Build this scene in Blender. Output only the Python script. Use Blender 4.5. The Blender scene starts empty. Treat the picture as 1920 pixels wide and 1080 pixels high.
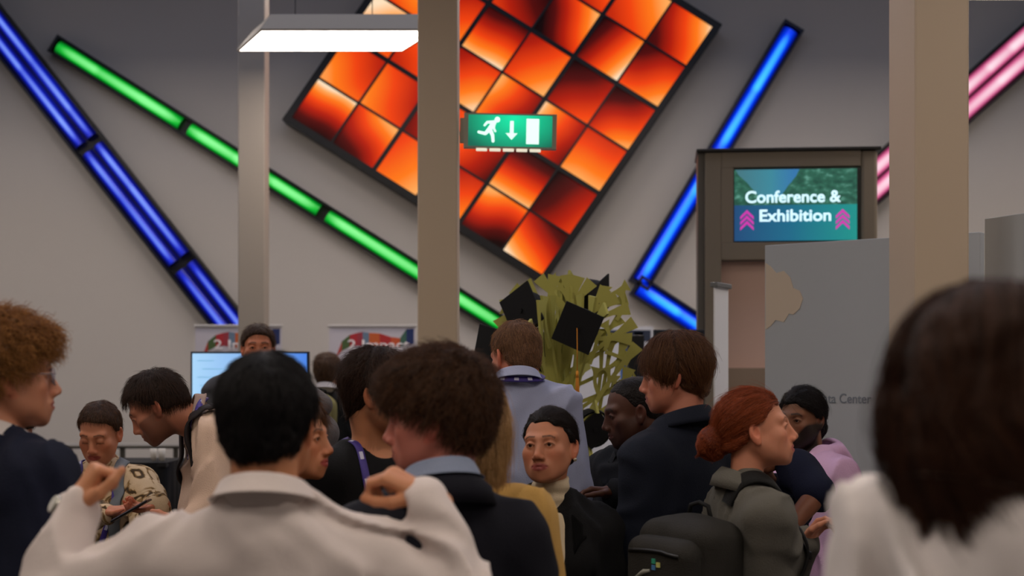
import bpy, bmesh, math, random
import numpy as np
from mathutils import Vector, Matrix

# ---------------------------------------------------------------- camera, world, exposure
S = bpy.context.scene
COL = S.collection
F = 2667.0                      # focal length in pixels of the 1920 wide frame (50 mm on 36 mm)
EYE = 1.65                      # camera height
cam_d = bpy.data.cameras.new('camera'); cam = bpy.data.objects.new('camera', cam_d); COL.objects.link(cam)
cam.location = (0, 0, EYE); cam.rotation_euler = (math.pi/2, 0, 0)
cam_d.sensor_width = 36; cam_d.lens = 50; cam_d.shift_y = 160/1920
cam_d.clip_start = .05; cam_d.clip_end = 100
cam_d.dof.use_dof = True; cam_d.dof.focus_distance = 5.0; cam_d.dof.aperture_fstop = 2.8
S.camera = cam
S.view_settings.view_transform = 'Standard'; S.view_settings.look = 'None'
S.view_settings.gamma = 1; S.view_settings.use_curve_mapping = False
S.view_settings.exposure = 0.0
wd = bpy.data.worlds.new('world'); S.world = wd; wd.use_nodes = True
wd.node_tree.nodes['Background'].inputs[0].default_value = (.05, .055, .07, 1)
wd.node_tree.nodes['Background'].inputs[1].default_value = .3
try:
    S.cycles.use_denoising = True
    S.cycles.max_bounces = 6; S.cycles.diffuse_bounces = 3; S.cycles.sample_clamp_indirect = 4
except Exception:
    pass
LAMP = 12.0                      # emission of the ceiling panels
R_ = math.radians
def fill_area(x, y, z, sx, sy, power, rgb):      # cool fill light added unseen above the frame for the upper wall
    l = bpy.data.lights.new('fill_light', 'AREA'); l.shape = 'RECTANGLE'; l.size = sx; l.size_y = sy; l.energy = power; l.color = rgb
    o = bpy.data.objects.new('fill_light', l); COL.objects.link(o); o.location = (x, y, z); return o
fill_area(0, 8.5, 6.97, 14, 3, 215, (.66, .74, 1.0))
rng = np.random.default_rng(7); random.seed(7)

def W(px, py, d):
    """a point seen at pixel (px, py) at distance d in front of the camera"""
    return np.array([(px-960)*d/F, d, EYE+(700-py)*d/F])

# ---------------------------------------------------------------- materials
def s2l(c):
    return tuple(((v/12.92) if v <= .04045 else ((v+.055)/1.055)**2.4) for v in [x/255 for x in c])
_M = {}
def mat(name, rgb=(128, 128, 128), rough=.7, metal=0, bump=0, bscale=60, var=0, vscale=8, emit=0, spec=.4, sheen=0, sss=0):
    """rgb as an sRGB triple 0..255"""
    if name in _M: return _M[name]
    m = bpy.data.materials.new(name); m.use_nodes = True; _M[name] = m
    nt = m.node_tree; N = nt.nodes; L = nt.links; b = N['Principled BSDF']
    c = s2l(rgb)+(1,)
    b.inputs['Base Color'].default_value = c; b.inputs['Roughness'].default_value = rough
    b.inputs['Metallic'].default_value = metal; b.inputs['Specular IOR Level'].default_value = spec
    if sheen: b.inputs['Sheen Weight'].default_value = sheen
    if sss:
        b.inputs['Subsurface Weight'].default_value = sss; b.inputs['Subsurface Radius'].default_value = (.012, .004, .002)
        b.inputs['Subsurface Scale'].default_value = .6
    tc = N.new('ShaderNodeTexCoord')
    if var:
        n = N.new('ShaderNodeTexNoise'); n.inputs['Scale'].default_value = vscale; n.inputs['Detail'].default_value = 3
        L.new(tc.outputs['Object'], n.inputs['Vector'])
        mx = N.new('ShaderNodeMix'); mx.data_type = 'RGBA'
        mx.inputs[6].default_value = tuple(max(0, v*(1-var)) for v in c[:3])+(1,)
        mx.inputs[7].default_value = tuple(min(1, v*(1+var)) for v in c[:3])+(1,)
        L.new(n.outputs['Fac'], mx.inputs[0]); L.new(mx.outputs[2], b.inputs['Base Color'])
    if bump:
        n = N.new('ShaderNodeTexNoise'); n.inputs['Scale'].default_value = bscale; n.inputs['Detail'].default_value = 4
        L.new(tc.outputs['Object'], n.inputs['Vector'])
        bp = N.new('ShaderNodeBump'); bp.inputs['Strength'].default_value = bump; bp.inputs['Distance'].default_value = .01
        L.new(n.outputs['Fac'], bp.inputs['Height']); L.new(bp.outputs[0], b.inputs['Normal'])
    if emit:
        b.inputs['Emission Color'].default_value = c; b.inputs['Emission Strength'].default_value = emit
    return m

def tag(o, label=None, cat=None, group=None, kind=None):
    if label: o['label'] = label
    if cat: o['category'] = cat
    if group: o['group'] = group
    if kind: o['kind'] = kind
    return o
def empty(name, loc=(0, 0, 0), rz=0):
    o = bpy.data.objects.new(name, None); COL.objects.link(o); o.location = Vector([float(v) for v in loc]); o.rotation_euler = (0, 0, rz)
    o.empty_display_size = .1
    return o
def link(name, me, m=None, parent=None, smooth=False, loc=None, rot=None):
    o = bpy.data.objects.new(name, me); COL.objects.link(o)
    if m is not None:
        for x in (m if isinstance(m, (list, tuple)) else [m]): me.materials.append(x)
    if parent is not None: o.parent = parent
    if smooth: me.shade_smooth()
    if loc is not None: o.location = Vector([float(v) for v in loc])
    if rot is not None: o.rotation_euler = rot
    return o
def mesh_np(name, V, Fq, m=None, parent=None, smooth=True):
    me = bpy.data.meshes.new(name); V = np.asarray(V, np.float32); Fq = np.asarray(Fq, np.int32)
    me.vertices.add(len(V)); me.vertices.foreach_set('co', V.ravel())
    n = len(Fq); k = Fq.shape[1]
    me.loops.add(n*k); me.loops.foreach_set('vertex_index', Fq.ravel())
    me.polygons.add(n); me.polygons.foreach_set('loop_start', np.arange(0, n*k, k, dtype=np.int32))
    me.update(calc_edges=True); me.validate()
    return link(name, me, m, parent, smooth)

class MB:
    """collects boxes, prisms and tubes into one mesh"""
    def __init__(s): s.bm = bmesh.new()
    def box(s, x0, x1, y0, y1, z0, z1, bev=0, mi=0, M=None):
        r = bmesh.ops.create_cube(s.bm, size=1)
        vs = r['verts']
        for v in vs:
            v.co = Vector((x0+(v.co.x+.5)*(x1-x0), y0+(v.co.y+.5)*(y1-y0), z0+(v.co.z+.5)*(z1-z0)))
        if bev:
            es = list({e for v in vs for e in v.link_edges})
            q = bmesh.ops.bevel(s.bm, geom=es, offset=bev, segments=2, affect='EDGES', profile=.5)
            vs = list({v for f in q['faces'] for v in f.verts} | {v for v in vs if v.is_valid})
        if mi:
            for f in {f for v in vs for f in v.link_faces}: f.material_index = mi
        if M is not None:
            for v in vs: v.co = M @ v.co
        return s
    def prism(s, pts, y0, y1, M=None, mi=0):
        """outline in the XZ plane, given thickness along Y"""
        a = [s.bm.verts.new((p[0], y0, p[1])) for p in pts]; b = [s.bm.verts.new((p[0], y1, p[1])) for p in pts]
        fs = [s.bm.faces.new(a), s.bm.faces.new(b[::-1])]
        n = len(pts)
        for i in range(n): fs.append(s.bm.faces.new((a[i], b[i], b[(i+1) % n], a[(i+1) % n])))
        for f in fs: f.material_index = mi
        if M is not None:
            for v in a+b: v.co = M @ v.co
        return s
    def tube(s, pts, r, n=12, cap=True, mi=0):
        pts = [Vector([float(c) for c in p]) for p in pts]; rr = r if isinstance(r, (list, tuple)) else [r]*len(pts)
        prev = None; rings = []
        for i, p in enumerate(pts):
            t = (pts[min(i+1, len(pts)-1)]-pts[max(i-1, 0)]).normalized()
            u = prev if prev is not None else Vector((0, 0, 1)) if abs(t.z) < .9 else Vector((1, 0, 0))
            u = (u-t*u.dot(t)).normalized(); prev = u; w = t.cross(u)
            rings.append([s.bm.verts.new(p+(u*math.cos(2*math.pi*k/n)+w*math.sin(2*math.pi*k/n))*rr[i]) for k in range(n)])
        for a, b in zip(rings, rings[1:]):
            for k in range(n):
                f = s.bm.faces.new((a[k], a[(k+1) % n], b[(k+1) % n], b[k])); f.material_index = mi; f.smooth = True
        if cap: s.bm.faces.new(rings[0][::-1]).material_index = mi; s.bm.faces.new(rings[-1]).material_index = mi
        return s
    def lathe(s, prof, n=24, c=(0, 0, 0), mi=0):
        rings = []
        for r, z in prof: rings.append([s.bm.verts.new((c[0]+r*math.cos(2*math.pi*k/n), c[1]+r*math.sin(2*math.pi*k/n), c[2]+z)) for k in range(n)])
        for a, b in zip(rings, rings[1:]):
            for k in range(n):
                f = s.bm.faces.new((a[k], a[(k+1) % n], b[(k+1) % n], b[k])); f.smooth = True; f.material_index = mi
        s.bm.faces.new(rings[0][::-1]); s.bm.faces.new(rings[-1]); return s
    def build(s, name, m, parent=None, loc=None, rot=None):
        bmesh.ops.recalc_face_normals(s.bm, faces=s.bm.faces)
        me = bpy.data.meshes.new(name); s.bm.to_mesh(me); s.bm.free()
        return link(name, me, m, parent, loc=loc, rot=rot)

def text(name, body, size, m, parent, loc, rot=(math.pi/2, 0, 0), fat=0., depth=.002, width=None, shear=0):
    cu = bpy.data.curves.new(name, 'FONT'); cu.body = body; cu.size = size; cu.bevel_depth = fat; cu.bevel_resolution = 0; cu.extrude = max(.0002, depth-fat*.0); cu.shear = shear
    o = bpy.data.objects.new(name, cu); COL.objects.link(o)
    dg = bpy.context.evaluated_depsgraph_get(); me = bpy.data.meshes.new_from_object(o.evaluated_get(dg))
    bpy.data.objects.remove(o); bpy.data.curves.remove(cu)
    if width:
        xs = [v.co.x for v in me.vertices]; k = width/(max(xs)-min(xs)); x0 = min(xs)
        for v in me.vertices: v.co.x = (v.co.x-x0)*k
    me.name = name; me.materials.clear()
    return link(name, me, m, parent, loc=loc, rot=rot)

# ---------------------------------------------------------------- the hall
def structure(o): o['kind'] = 'structure'; return o
WALL_Y = 14.0
m_wall = mat('painted_wall', (197, 191, 184), .85, bump=.05, bscale=180)
m_floor = mat('carpet_floor', (84, 80, 78), .95, bump=.4, bscale=300, var=.15, vscale=30)
m_ceil = mat('ceiling_paint', (120, 120, 126), .9)
XL, XR, YB, H = -9.0, 9.0, -4.0, 7.0
structure(MB().box(XL, XR, YB, WALL_Y, -.1, 0).build('floor', m_floor))
structure(MB().box(XL, XR, YB, WALL_Y, H, H+.1).build('ceiling', m_ceil))
structure(MB().box(XL, XR, WALL_Y, WALL_Y+.2, 0, H).build('wall_back', m_wall))
structure(MB().box(XL-.2, XL, YB, WALL_Y, 0, H).build('wall_left', m_wall))
structure(MB().box(XR, XR+.2, YB, WALL_Y, 0, H).build('wall_right', m_wall))
structure(MB().box(XL, XR, YB-.2, YB, 0, H).build('wall_front', m_wall))
structure(MB().box(XL, XR, WALL_Y-.015, WALL_Y, 0, .12).build('baseboard_back', mat('baseboard', (90, 88, 86), .6)))

b = MB(); [b.box(*q) for q in ((-7.1, 7.1, 6.9, 7.0, 6.9, 6.999), (-7.1, 7.1, 10.0, 10.1, 6.9, 6.999), (-7.1, -7.0, 7.001, 9.999, 6.9, 6.999), (7.0, 7.1, 7.001, 9.999, 6.9, 6.999))]
structure(b.build('fill_light_frame', mat('fill_frame_paint', (150, 152, 156), .5)))  # made-up frame round the added fill light, no rooflight is known here
# square columns, light paint, each with its faces and a base plate
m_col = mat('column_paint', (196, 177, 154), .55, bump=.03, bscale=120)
def column(x, y, w, dp, label, m_col=m_col):
    t = empty('column', (x, y+dp/2, 0)); tag(t, label, 'column', kind='structure')
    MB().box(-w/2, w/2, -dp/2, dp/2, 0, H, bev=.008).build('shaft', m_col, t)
    MB().box(-w/2-.02, w/2+.02, -dp/2-.02, dp/2+.02, 0, .12, bev=.004).build('base_plate', mat('baseboard'), t)
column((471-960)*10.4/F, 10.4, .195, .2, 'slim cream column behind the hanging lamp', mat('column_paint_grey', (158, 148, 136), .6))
column((821-960)*7.3/F-.002, 7.3, .205, .3, 'cream column with the green exit sign fixed to its side')
column((1766.5-960)*5.2/F, 5.2, .2, .36, 'broad cream column behind the long dark hair woman')

# ceiling panel lamps
m_lampw = mat('lamp_white', (160, 146, 126), .5)
m_diff = mat('lamp_diffuser', (255, 240, 227), .5, emit=LAMP)
def panel_lamp(x, y, z, label, lx=1.2, ly=.6, gr=None, skew=0):
    t = empty('ceiling_lamp', (x, y, z)); tag(t, label, 'lamp', group=gr)
    b = MB(); hx, hy = lx/2, ly/2
    top = [(-hx+.09, -hy+.07), (hx-.09, -hy+.07), (hx-.09, hy-.07), (-hx+.09, hy-.07)]
    bot = [(-hx, -hy), (hx, -hy), (hx, hy), (-hx, hy)]
    va = [b.bm.verts.new((p[0], p[1], .125)) for p in top]; vb = [b.bm.verts.new((p[0], p[1], .012)) for p in bot]
    vc = [b.bm.verts.new((p[0], p[1], 0)) for p in bot]; vd = [b.bm.verts.new((p[0]*.975, p[1]*.95, 0)) for p in bot]
    ve = [b.bm.verts.new((p[0]*.975, p[1]*.95, .008)) for p in bot]
    b.bm.faces.new(va)
    for P, Q in ((va, vb), (vb, vc), (vc, vd), (vd, ve)):
        for i in range(4): b.bm.faces.new((P[i], P[(i+1) % 4], Q[(i+1) % 4], Q[i]))
    b.bm.faces.new(ve)
    for v in b.bm.verts: v.co.x += skew*v.co.y
    b.build('housing', m_lampw, t)
    b = MB().box(-hx*.972, hx*.972, -hy*.945, hy*.945, .002, .006)
    for v in b.bm.verts: v.co.x += skew*v.co.y
    b.build('diffuser', m_diff, t)
    for sx in (-1, 1):
        MB().tube([(sx*hx*.45, 0, .12), (sx*hx*.45, 0, H-z)], .003, 6).build('suspension_wire', mat('wire', (40, 40, 42), .5), t)
    return t
panel_lamp((-1.644-1.902)/2+.535+.04, 9.56, 1.65+.2407*9.27, 'long white panel lamp hanging in front of the slim column', lx=1.15, skew=-.445)
panel_lamp(2.95+.35, 8.6, 1.65+.2625*8.9, 'white panel lamp at the top edge beyond the broad column')
GL = 'panel lamps of the hall outside the picture'
n_l = 0
ORD = ('first', 'second', 'third', 'fourth', 'fifth', 'sixth', 'seventh', 'eighth')
NM = ['white panel lamp above the floral blouse woman', 'white panel lamp above the red-haired woman', 'white panel lamp above the far left end of the hall', 'white panel lamp above the white shirt man',
      'white panel lamp behind the viewer on the right', 'white panel lamp above the bearded man in the pink hoodie', 'white panel lamp to the left of the ginger-haired man', 'white panel lamp near the right wall beside the viewer',
      'white panel lamp near the left wall before the blue tube', 'white panel lamp near the right wall before the pink tube', 'added white fill lamp above the dark-haired woman at the right edge', 'added white fill lamp above the ginger-haired man in navy', 'added white fill lamp straight behind the viewer']
for x, y in ((-1.5, 4.6), (2.6, 3.4), (-3.6, 6.6), (-1.2, .8), (2.4, -.4), (3.9, 6.2), (-4.2, 1.6), (5.8, 1.5), (-6.4, 9.0), (6.2, 9.8), (.7, 1.9), (-2.9, 3.1), (.4, -2.2)):  # the last three are unseen lamps added to brighten the people
    panel_lamp(x, y, 4.25, NM.pop(0), gr=GL)
for x in (-7.4, -5.3, -3.2, -1.1, 1.0, 3.1, 5.2, 7.3):  # unseen row added to light the lower back wall and leave its top darker
    panel_lamp(x, 11.3, 4.78, '%s lamp from the left in the added fill lamp row along the back wall' % ORD[n_l], gr=GL); n_l += 1

# ---------------------------------------------------------------- light artwork on the back wall
def emat(name, rgb, k):
    return mat(name, rgb, .4, emit=k)
m_black = mat('black_frame', (14, 14, 17), .45)
def wallp(px, py, y=WALL_Y): p = W(px, py, y); return (p[0], p[2])

def grid_material():
    m = bpy.data.materials.new('backlit_panel'); m.use_nodes = True; nt = m.node_tree; N, L = nt.nodes, nt.links
    b = N['Principled BSDF']; a = N.new('ShaderNodeAttribute'); a.attribute_name = 'glow'
    r = N.new('ShaderNodeValToRGB'); L.new(a.outputs['Fac'], r.inputs[0])
    cr = r.color_ramp; st = [(0, (14, 2, 2)), (.2, (80, 8, 6)), (.4, (176, 28, 6)), (.6, (240, 66, 10)), (.78, (255, 122, 24)), (.9, (255, 170, 90)), (1, (255, 226, 190))]
    cr.elements[0].position = 0; cr.elements[0].color = s2l(st[0][1])+(1,)
    cr.elements[1].position = 1; cr.elements[1].color = s2l(st[-1][1])+(1,)
    for p, c in st[1:-1]: e = cr.elements.new(p); e.color = s2l(c)+(1,)
    b.inputs['Base Color'].default_value = (.01, .002, .001, 1); b.inputs['Roughness'].default_value = .5; b.inputs['Specular IOR Level'].default_value = .15
    L.new(r.outputs[0], b.inputs['Emission Color']); b.inputs['Emission Strength'].default_value = 1.0
    return m
def light_grid():
    bl = np.array((538., 222.)); U = np.array((80., 50.2)); V = np.array((54.5, -79.2))
    y1 = WALL_Y-.28
    def P(i, j): q = bl+U*i+V*j; return np.array(wallp(q[0], q[1], y1))
    t = empty('light_panel_grid', (0, WALL_Y, 0)); tag(t, 'large tilted grid of glowing orange and red light panels on the wall', 'light artwork')
    o = P(0, 0); ex = P(6, 0)-o; ey = P(0, 6)-o
    # carcass
    g = lambda a, b: tuple(o+ex*a+ey*b)
    e = .012
    MB().prism([g(-e, -e), g(1+e, -e), g(1+e, 1+e), g(-e, 1+e)], -.262, 0).build('cabinet', m_black, t)
    fr = MB()
    for k in range(7):
        w = .0115 if k in (0, 6) else (.0075 if k % 2 == 0 else .004)
        a = k/6
        fr.prism([g(a-w, -e), g(a+w, -e), g(a+w, 1+e), g(a-w, 1+e)], -.285, -.262)
        fr.prism([g(-e, a-w), g(1+e, a-w), g(1+e, a+w), g(-e, a+w)], -.2845, -.2621)
    fr.build('grid_frame', m_black, t)
    gm = grid_material()
    # (angle of the bright side in the picture, level at the dark side, level at the bright side)
    T = {(0, 0): (55, .02, 1.05, 1.2), (1, 0): (20, .1, .85), (2, 0): (-60, .62, .86), (3, 0): (-90, .35, .75), (4, 0): (70, .0, .85), (5, 0): (-150, .15, .95),
         (0, 1): (200, .48, .8), (1, 1): (180, .42, .75), (2, 1): (0, .3, .6), (3, 1): (120, .25, .72), (4, 1): (-120, .0, .95), (5, 1): (-60, .05, .5),
         (0, 2): (90, .7, .98), (1, 2): (0, .5, .8), (2, 2): (-90, .4, .9), (3, 2): (140, .2, .85), (4, 2): (140, .3, .92), (5, 2): (-110, .5, .88),
         (0, 3): (30, .6, 1.0), (1, 3): (-90, .3, .7), (2, 3): (-120, .1, .98), (3, 3): (-70, .4, .85), (4, 3): (-80, .08, .58), (5, 3): (-80, .1, .82),
         (0, 4): (0, .3, .6), (1, 4): (60, .4, .7), (2, 4): (200, .05, .45), (3, 4): (0, .0, .85), (4, 4): (-50, .05, .97), (5, 4): (-90, .2, .85),
         (0, 5): (0, .3, .6), (1, 5): (60, .4, .7), (2, 5): (200, .3, .75), (3, 5): (0, .3, .7), (4, 5): (10, .5, .85), (5, 5): (-10, .2, .9)}
    r = random.Random(4)
    for (i, j), tt in T.items():
        n = 12; ang, a0, a1 = tt[:3]; pw = tt[3] if len(tt) > 3 else 1.0
        vs, fs, gl = [], [], []; bend = r.uniform(-.15, .15); th = R_(ang)
        for b in range(n+1):
            for a in range(n+1):
                fa, fb = .02+.96*a/n, .02+.96*b/n
                p = g((i+fa)/6, (j+fb)/6); bow = .012*(1-(2*fa-1)**2)*(1-(2*fb-1)**2)
                vs.append((p[0], -.264-bow, p[1]))
                c = g((i+.5)/6, (j+.5)/6); dx, dz = (p[0]-c[0])/.27, (p[1]-c[1])/.27
                s = dx*math.cos(th)+dz*math.sin(th)+bend*math.sin(3*(dx*math.sin(th)-dz*math.cos(th))); s = min(1, max(0, .5+.5*s))
                gl.append(a0-.06+(a1+.05-a0+.06)*s**pw)
        for b in range(n):
            for a in range(n): k = b*(n+1)+a; fs.append((k, k+1, k+n+2, k+n+1))
        ob = mesh_np('light_panel', vs, fs, gm, t)
        at = ob.data.attributes.new('glow', 'FLOAT', 'POINT'); at.data.foreach_set('value', np.array(gl, np.float32))
light_grid()

def tube_material(name, dark, mid, bright, k, sc=.9):
    """emissive tube, unevenly lit along its length as the lamp tubes behind it are"""
    m = bpy.data.materials.new(name); m.use_nodes = True; nt = m.node_tree; N, L = nt.nodes, nt.links; b = N['Principled BSDF']
    tc = N.new('ShaderNodeTexCoord'); mp = N.new('ShaderNodeMapping'); L.new(tc.outputs['Object'], mp.inputs[0])
    n = N.new('ShaderNodeTexNoise'); n.inputs['Scale'].default_value = sc; n.inputs['Detail'].default_value = 1; L.new(mp.outputs[0], n.inputs['Vector'])
    a = N.new('ShaderNodeAttribute'); a.attribute_name = 'core'
    mu = N.new('ShaderNodeMath'); mu.operation = 'MULTIPLY_ADD'; L.new(n.outputs['Fac'], mu.inputs[0]); mu.inputs[1].default_value = .3; mu.inputs[2].default_value = -.15
    ad = N.new('ShaderNodeMath'); ad.operation = 'ADD'; L.new(mu.outputs[0], ad.inputs[0]); L.new(a.outputs['Fac'], ad.inputs[1]); ad.use_clamp = True
    r = N.new('ShaderNodeValToRGB'); L.new(ad.outputs[0], r.inputs[0])
    r.color_ramp.elements[0].color = s2l(dark)+(1,); r.color_ramp.elements[1].color = s2l(bright)+(1,); r.color_ramp.elements[1].position = .95; e_ = r.color_ramp.elements.new(.42); e_.color = s2l(mid)+(1,)
    b.inputs['Base Color'].default_value = s2l(dark)+(1,); b.inputs['Roughness'].default_value = .3
    L.new(r.outputs[0], b.inputs['Emission Color']); b.inputs['Emission Strength'].default_value = k
    return m
def light_trough(name, p0, p1, width_px, label, m, lanes=1, breaks=(), seams=(), housing=.16, tube_k=.56, m_frame=None, power=2.8):
    """a black trough on the wall that carries glowing acrylic lenses end to end"""
    A = np.array(wallp(*p0, WALL_Y-housing)); B = np.array(wallp(*p1, WALL_Y-housing)); w = width_px*(WALL_Y-housing)/F
    Ln = np.linalg.norm(B-A); ang = math.atan2(B[1]-A[1], B[0]-A[0])
    t = empty(name, (A[0], WALL_Y-.012, A[1])); t.rotation_euler = (0, -ang, 0); tag(t, label, 'light tube')
    b = MB(); b.box(0, Ln, -.03, 0, -w/2, w/2)
    for s in (-1, 1): b.box(0, Ln, -housing, -.031, min(s*w/2, s*(w/2-.022)), max(s*w/2, s*(w/2-.022)))
    b.box(0, .03, -housing, -.031, -w/2+.0225, w/2-.0225); b.box(Ln-.03, Ln, -housing, -.031, -w/2+.0225, w/2-.0225)
    b.build('trough', m_frame or m_black, t)
    cuts = [0]+[c*Ln for c in breaks]+[Ln]
    for c0, c1 in zip(cuts, cuts[1:]):
        c0 += .05; c1 -= .05
        for ln in range(lanes):
            lw = (w-.05)/lanes; zc = -w/2+.025+lw*(ln+.5); r = lw*tube_k*.8
            na = 14; ns = max(6, int((c1-c0)/.06)); vs, fs, cv = [], [], []
            for i in range(ns+1):
                x = c0+(c1-c0)*i/ns
                endf = min(1, min(i, ns-i)/2.5)
                sb = sorted([c0]+[q*Ln for q in seams if c0 < q*Ln < c1]+[c1]); z_ = max(0, min(len(sb)-2, sum(x > q for q in sb)-1))
                hsh = math.sin((sb[z_]+ln*3.7)*12.9898)*43758.5453; hsh -= math.floor(hsh); fr_ = (x-sb[z_])/max(.01, sb[z_+1]-sb[z_])
                lv = .62+.2*hsh+.28*((1-fr_) if hsh > .4 else fr_)
                for k in range(na+1):
                    ph = math.pi*k/na
                    vs.append((x, -.05-r*math.sin(ph)*.9, zc+r*math.cos(ph)))
                    cv.append(math.sin(ph)**power*lv*(.4+.6*endf))
            for i in range(ns):
                for k in range(na): q = i*(na+1)+k; fs.append((q, q+1, q+na+2, q+na+1))
            o = mesh_np('tube_lens', vs, fs, m, t)
            at = o.data.attributes.new('core', 'FLOAT', 'POINT'); at.data.foreach_set('value', np.array(cv, np.float32))
    return t
mg = tube_material('green_light', (0, 44, 10), (16, 188, 52), (136, 255, 148), 1.0)
mb = tube_material('deep_blue_light', (5, 6, 74), (26, 44, 205), (124, 156, 255), 1.0, 1.3)
mbb = tube_material('bright_blue_light', (2, 10, 120), (0, 62, 250), (64, 208, 255), 1.0)
mp = tube_material('pink_light', (110, 22, 64), (222, 108, 154), (255, 226, 236), 1.0, 1.2)
m_bframe = mat('blue_black_frame', (22, 26, 52), .45)
light_trough('blue_light_tube', (-60, -14), (470, 660), 62, 'wide deep blue light tube with two glowing lanes crossing the upper left wall', mb, 2, (.42, .75), (.2, .33, .55), .17, power=8)
light_trough('green_light_tube', (98, 80), (960, 622), 37, 'long green light tube slanting down behind the slim column', mg, 1, (.287, .588, .84), (.1, .19, .4, .48), .12)
light_trough('blue_light_tube', (1490, 46), (1197, 535), 42, 'upright slanting bright blue light tube to the right of the orange panels', mbb, 1, (.5,), (.24, .64), .14, m_frame=m_bframe, power=3.8)
light_trough('blue_light_tube', (1192, 533), (1345, 634), 42, 'short bright blue light tube forming the foot of the angle', mbb, 1, (), (.5,), .14, m_frame=m_bframe, power=3.8)
light_trough('pink_light_tube', (1585, 390), (1990, 30), 74, 'pink light tube behind the broad column', mp, 2, (), (.25, .5, .7, .8), .16)
# ---------------------------------------------------------------- things of the hall
def at_px(px, d): return (px-960)*d/F
def zz(py, d): return EYE+(700-py)*d/F

# exit sign on the side of the middle column
def exit_sign():
    d = 7.35; k = d/F
    x0, x1 = at_px(869, d), at_px(1043, d); z1, z0 = zz(211, d), zz(276, d); w, h = x1-x0, z1-z0
    t = empty('exit_sign', (x0, d, z0)); t.rotation_euler = (0, R_(1.2), 0)
    tag(t, 'green and white lit exit sign with running figure on the column side', 'sign')
    m_al = mat('sign_aluminium', (150, 145, 130), .4, metal=.3)
    b = MB(); e = .014
    b.box(0, w, .0, .05, h-.008, h).box(0, w, 0, .05, 0, .008).box(0, e*1.6, .0, .05, .0081, h-.0081).box(w-e*1.6, w, 0, .05, .0081, h-.0081)
    b.box(-.02, -.0005, .005, .045, h*.15, h*.85)
    b.build('housing', m_al, t)
    gx0, gx1 = e*1.6, w-e*1.6
    m = bpy.data.materials.new('sign_green_glow'); m.use_nodes = True; nt = m.node_tree; N, L = nt.nodes, nt.links; p = N['Principled BSDF']
    tc = N.new('ShaderNodeTexCoord'); mpn = N.new('ShaderNodeMapping'); L.new(tc.outputs['Generated'], mpn.inputs[0])
    mpn.inputs['Location'].default_value = (-.55, 0, -.5); mpn.inputs['Scale'].default_value = (1, 0, .55)
    gr = N.new('ShaderNodeTexGradient'); gr.gradient_type = 'SPHERICAL'; sc = N.new('ShaderNodeVectorMath'); sc.operation = 'SCALE'; sc.inputs[3].default_value = 1.5
    L.new(mpn.outputs[0], sc.inputs[0]); L.new(sc.outputs[0], gr.inputs[0])
    r = N.new('ShaderNodeValToRGB'); L.new(gr.outputs['Fac'], r.inputs[0])
    r.color_ramp.elements[0].color = s2l((2, 96, 78))+(1,); r.color_ramp.elements[1].color = s2l((10, 236, 172))+(1,)
    L.new(r.outputs[0], p.inputs['Emission Color']); p.inputs['Emission Strength'].default_value = 1; p.inputs['Base Color'].default_value = s2l((2, 70, 50))+(1,)
    MB().box(gx0, gx1, .003, .047, .0082, h-.0082).build('glowing_panel', m, t)
    mw = emat('sign_white_glow', (222, 255, 242), 1.0)
    # pictogram: limbs as flat capsules, in panel units (crop pixels of the sign, 1700 wide)
    q = MB(); sx = w/1640.; 
    def X(u): return (u-110)*sx
    def Z(v): return h-(v-215)*h/610.
    def limb(a, b2, r0, r1):
        a = np.array((X(a[0]), Z(a[1]))); b2 = np.array((X(b2[0]), Z(b2[1]))); dd = b2-a; n = np.array((-dd[1], dd[0]))/np.linalg.norm(dd); an = math.atan2(dd[1], dd[0]); pts = []
        r0 *= sx; r1 *= sx
        for i in range(7): th = an+math.pi/2+math.pi*i/6; pts.append(tuple(a+r0*np.array((math.cos(th), math.sin(th)))))
        for i in range(7): th = an-math.pi/2+math.pi*i/6; pts.append(tuple(b2+r1*np.array((math.cos(th), math.sin(th)))))
        limb.y -= .00012
        q.prism(pts, limb.y, .003)
    limb.y = 0.0005
    q.prism([(X(700)+48*sx*math.cos(a), Z(325)+50*sx*math.sin(a)) for a in np.linspace(0, 2*math.pi, 20, endpoint=False)], .0006, .003)
    limb((640, 380), (560, 500), 42, 40)       # trunk
    limb((600, 370), (520, 375), 26, 22); limb((520, 375), (475, 430), 22, 18)    # rear arm
    limb((650, 400), (640, 480), 20, 18); limb((640, 480), (665, 530), 18, 18)
    limb((560, 500), (490, 575), 38, 28); limb((490, 575), (375, 550), 28, 24)    # rear leg
    limb((570, 500), (620, 600), 36, 30); limb((620, 600), (630, 705), 30, 26)    # front leg
    q.build('running_figure', mw, t)
    q = MB(); q.prism([(X(925), Z(345)), (X(990), Z(345)), (X(990), Z(560)), (X(1060), Z(560)), (X(955), Z(675)), (X(850), Z(560)), (X(925), Z(560))], .0005, .003); q.build('arrow', mw, t)
    q = MB(); q.prism([(X(1215), Z(300)), (X(1440), Z(300)), (X(1440), Z(745)), (X(1215), Z(745))], .0005, .003); q.build('door_symbol', mw, t)
    for i in range(5):
        MB().box(w*.135+i*w*.145, w*.135+i*w*.145+w*.118, .008, .042, -.012, -.0005, bev=.002).build('lens_tab', emat('tab_glow', (235, 228, 205), .85), t)
exit_sign()

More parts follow.
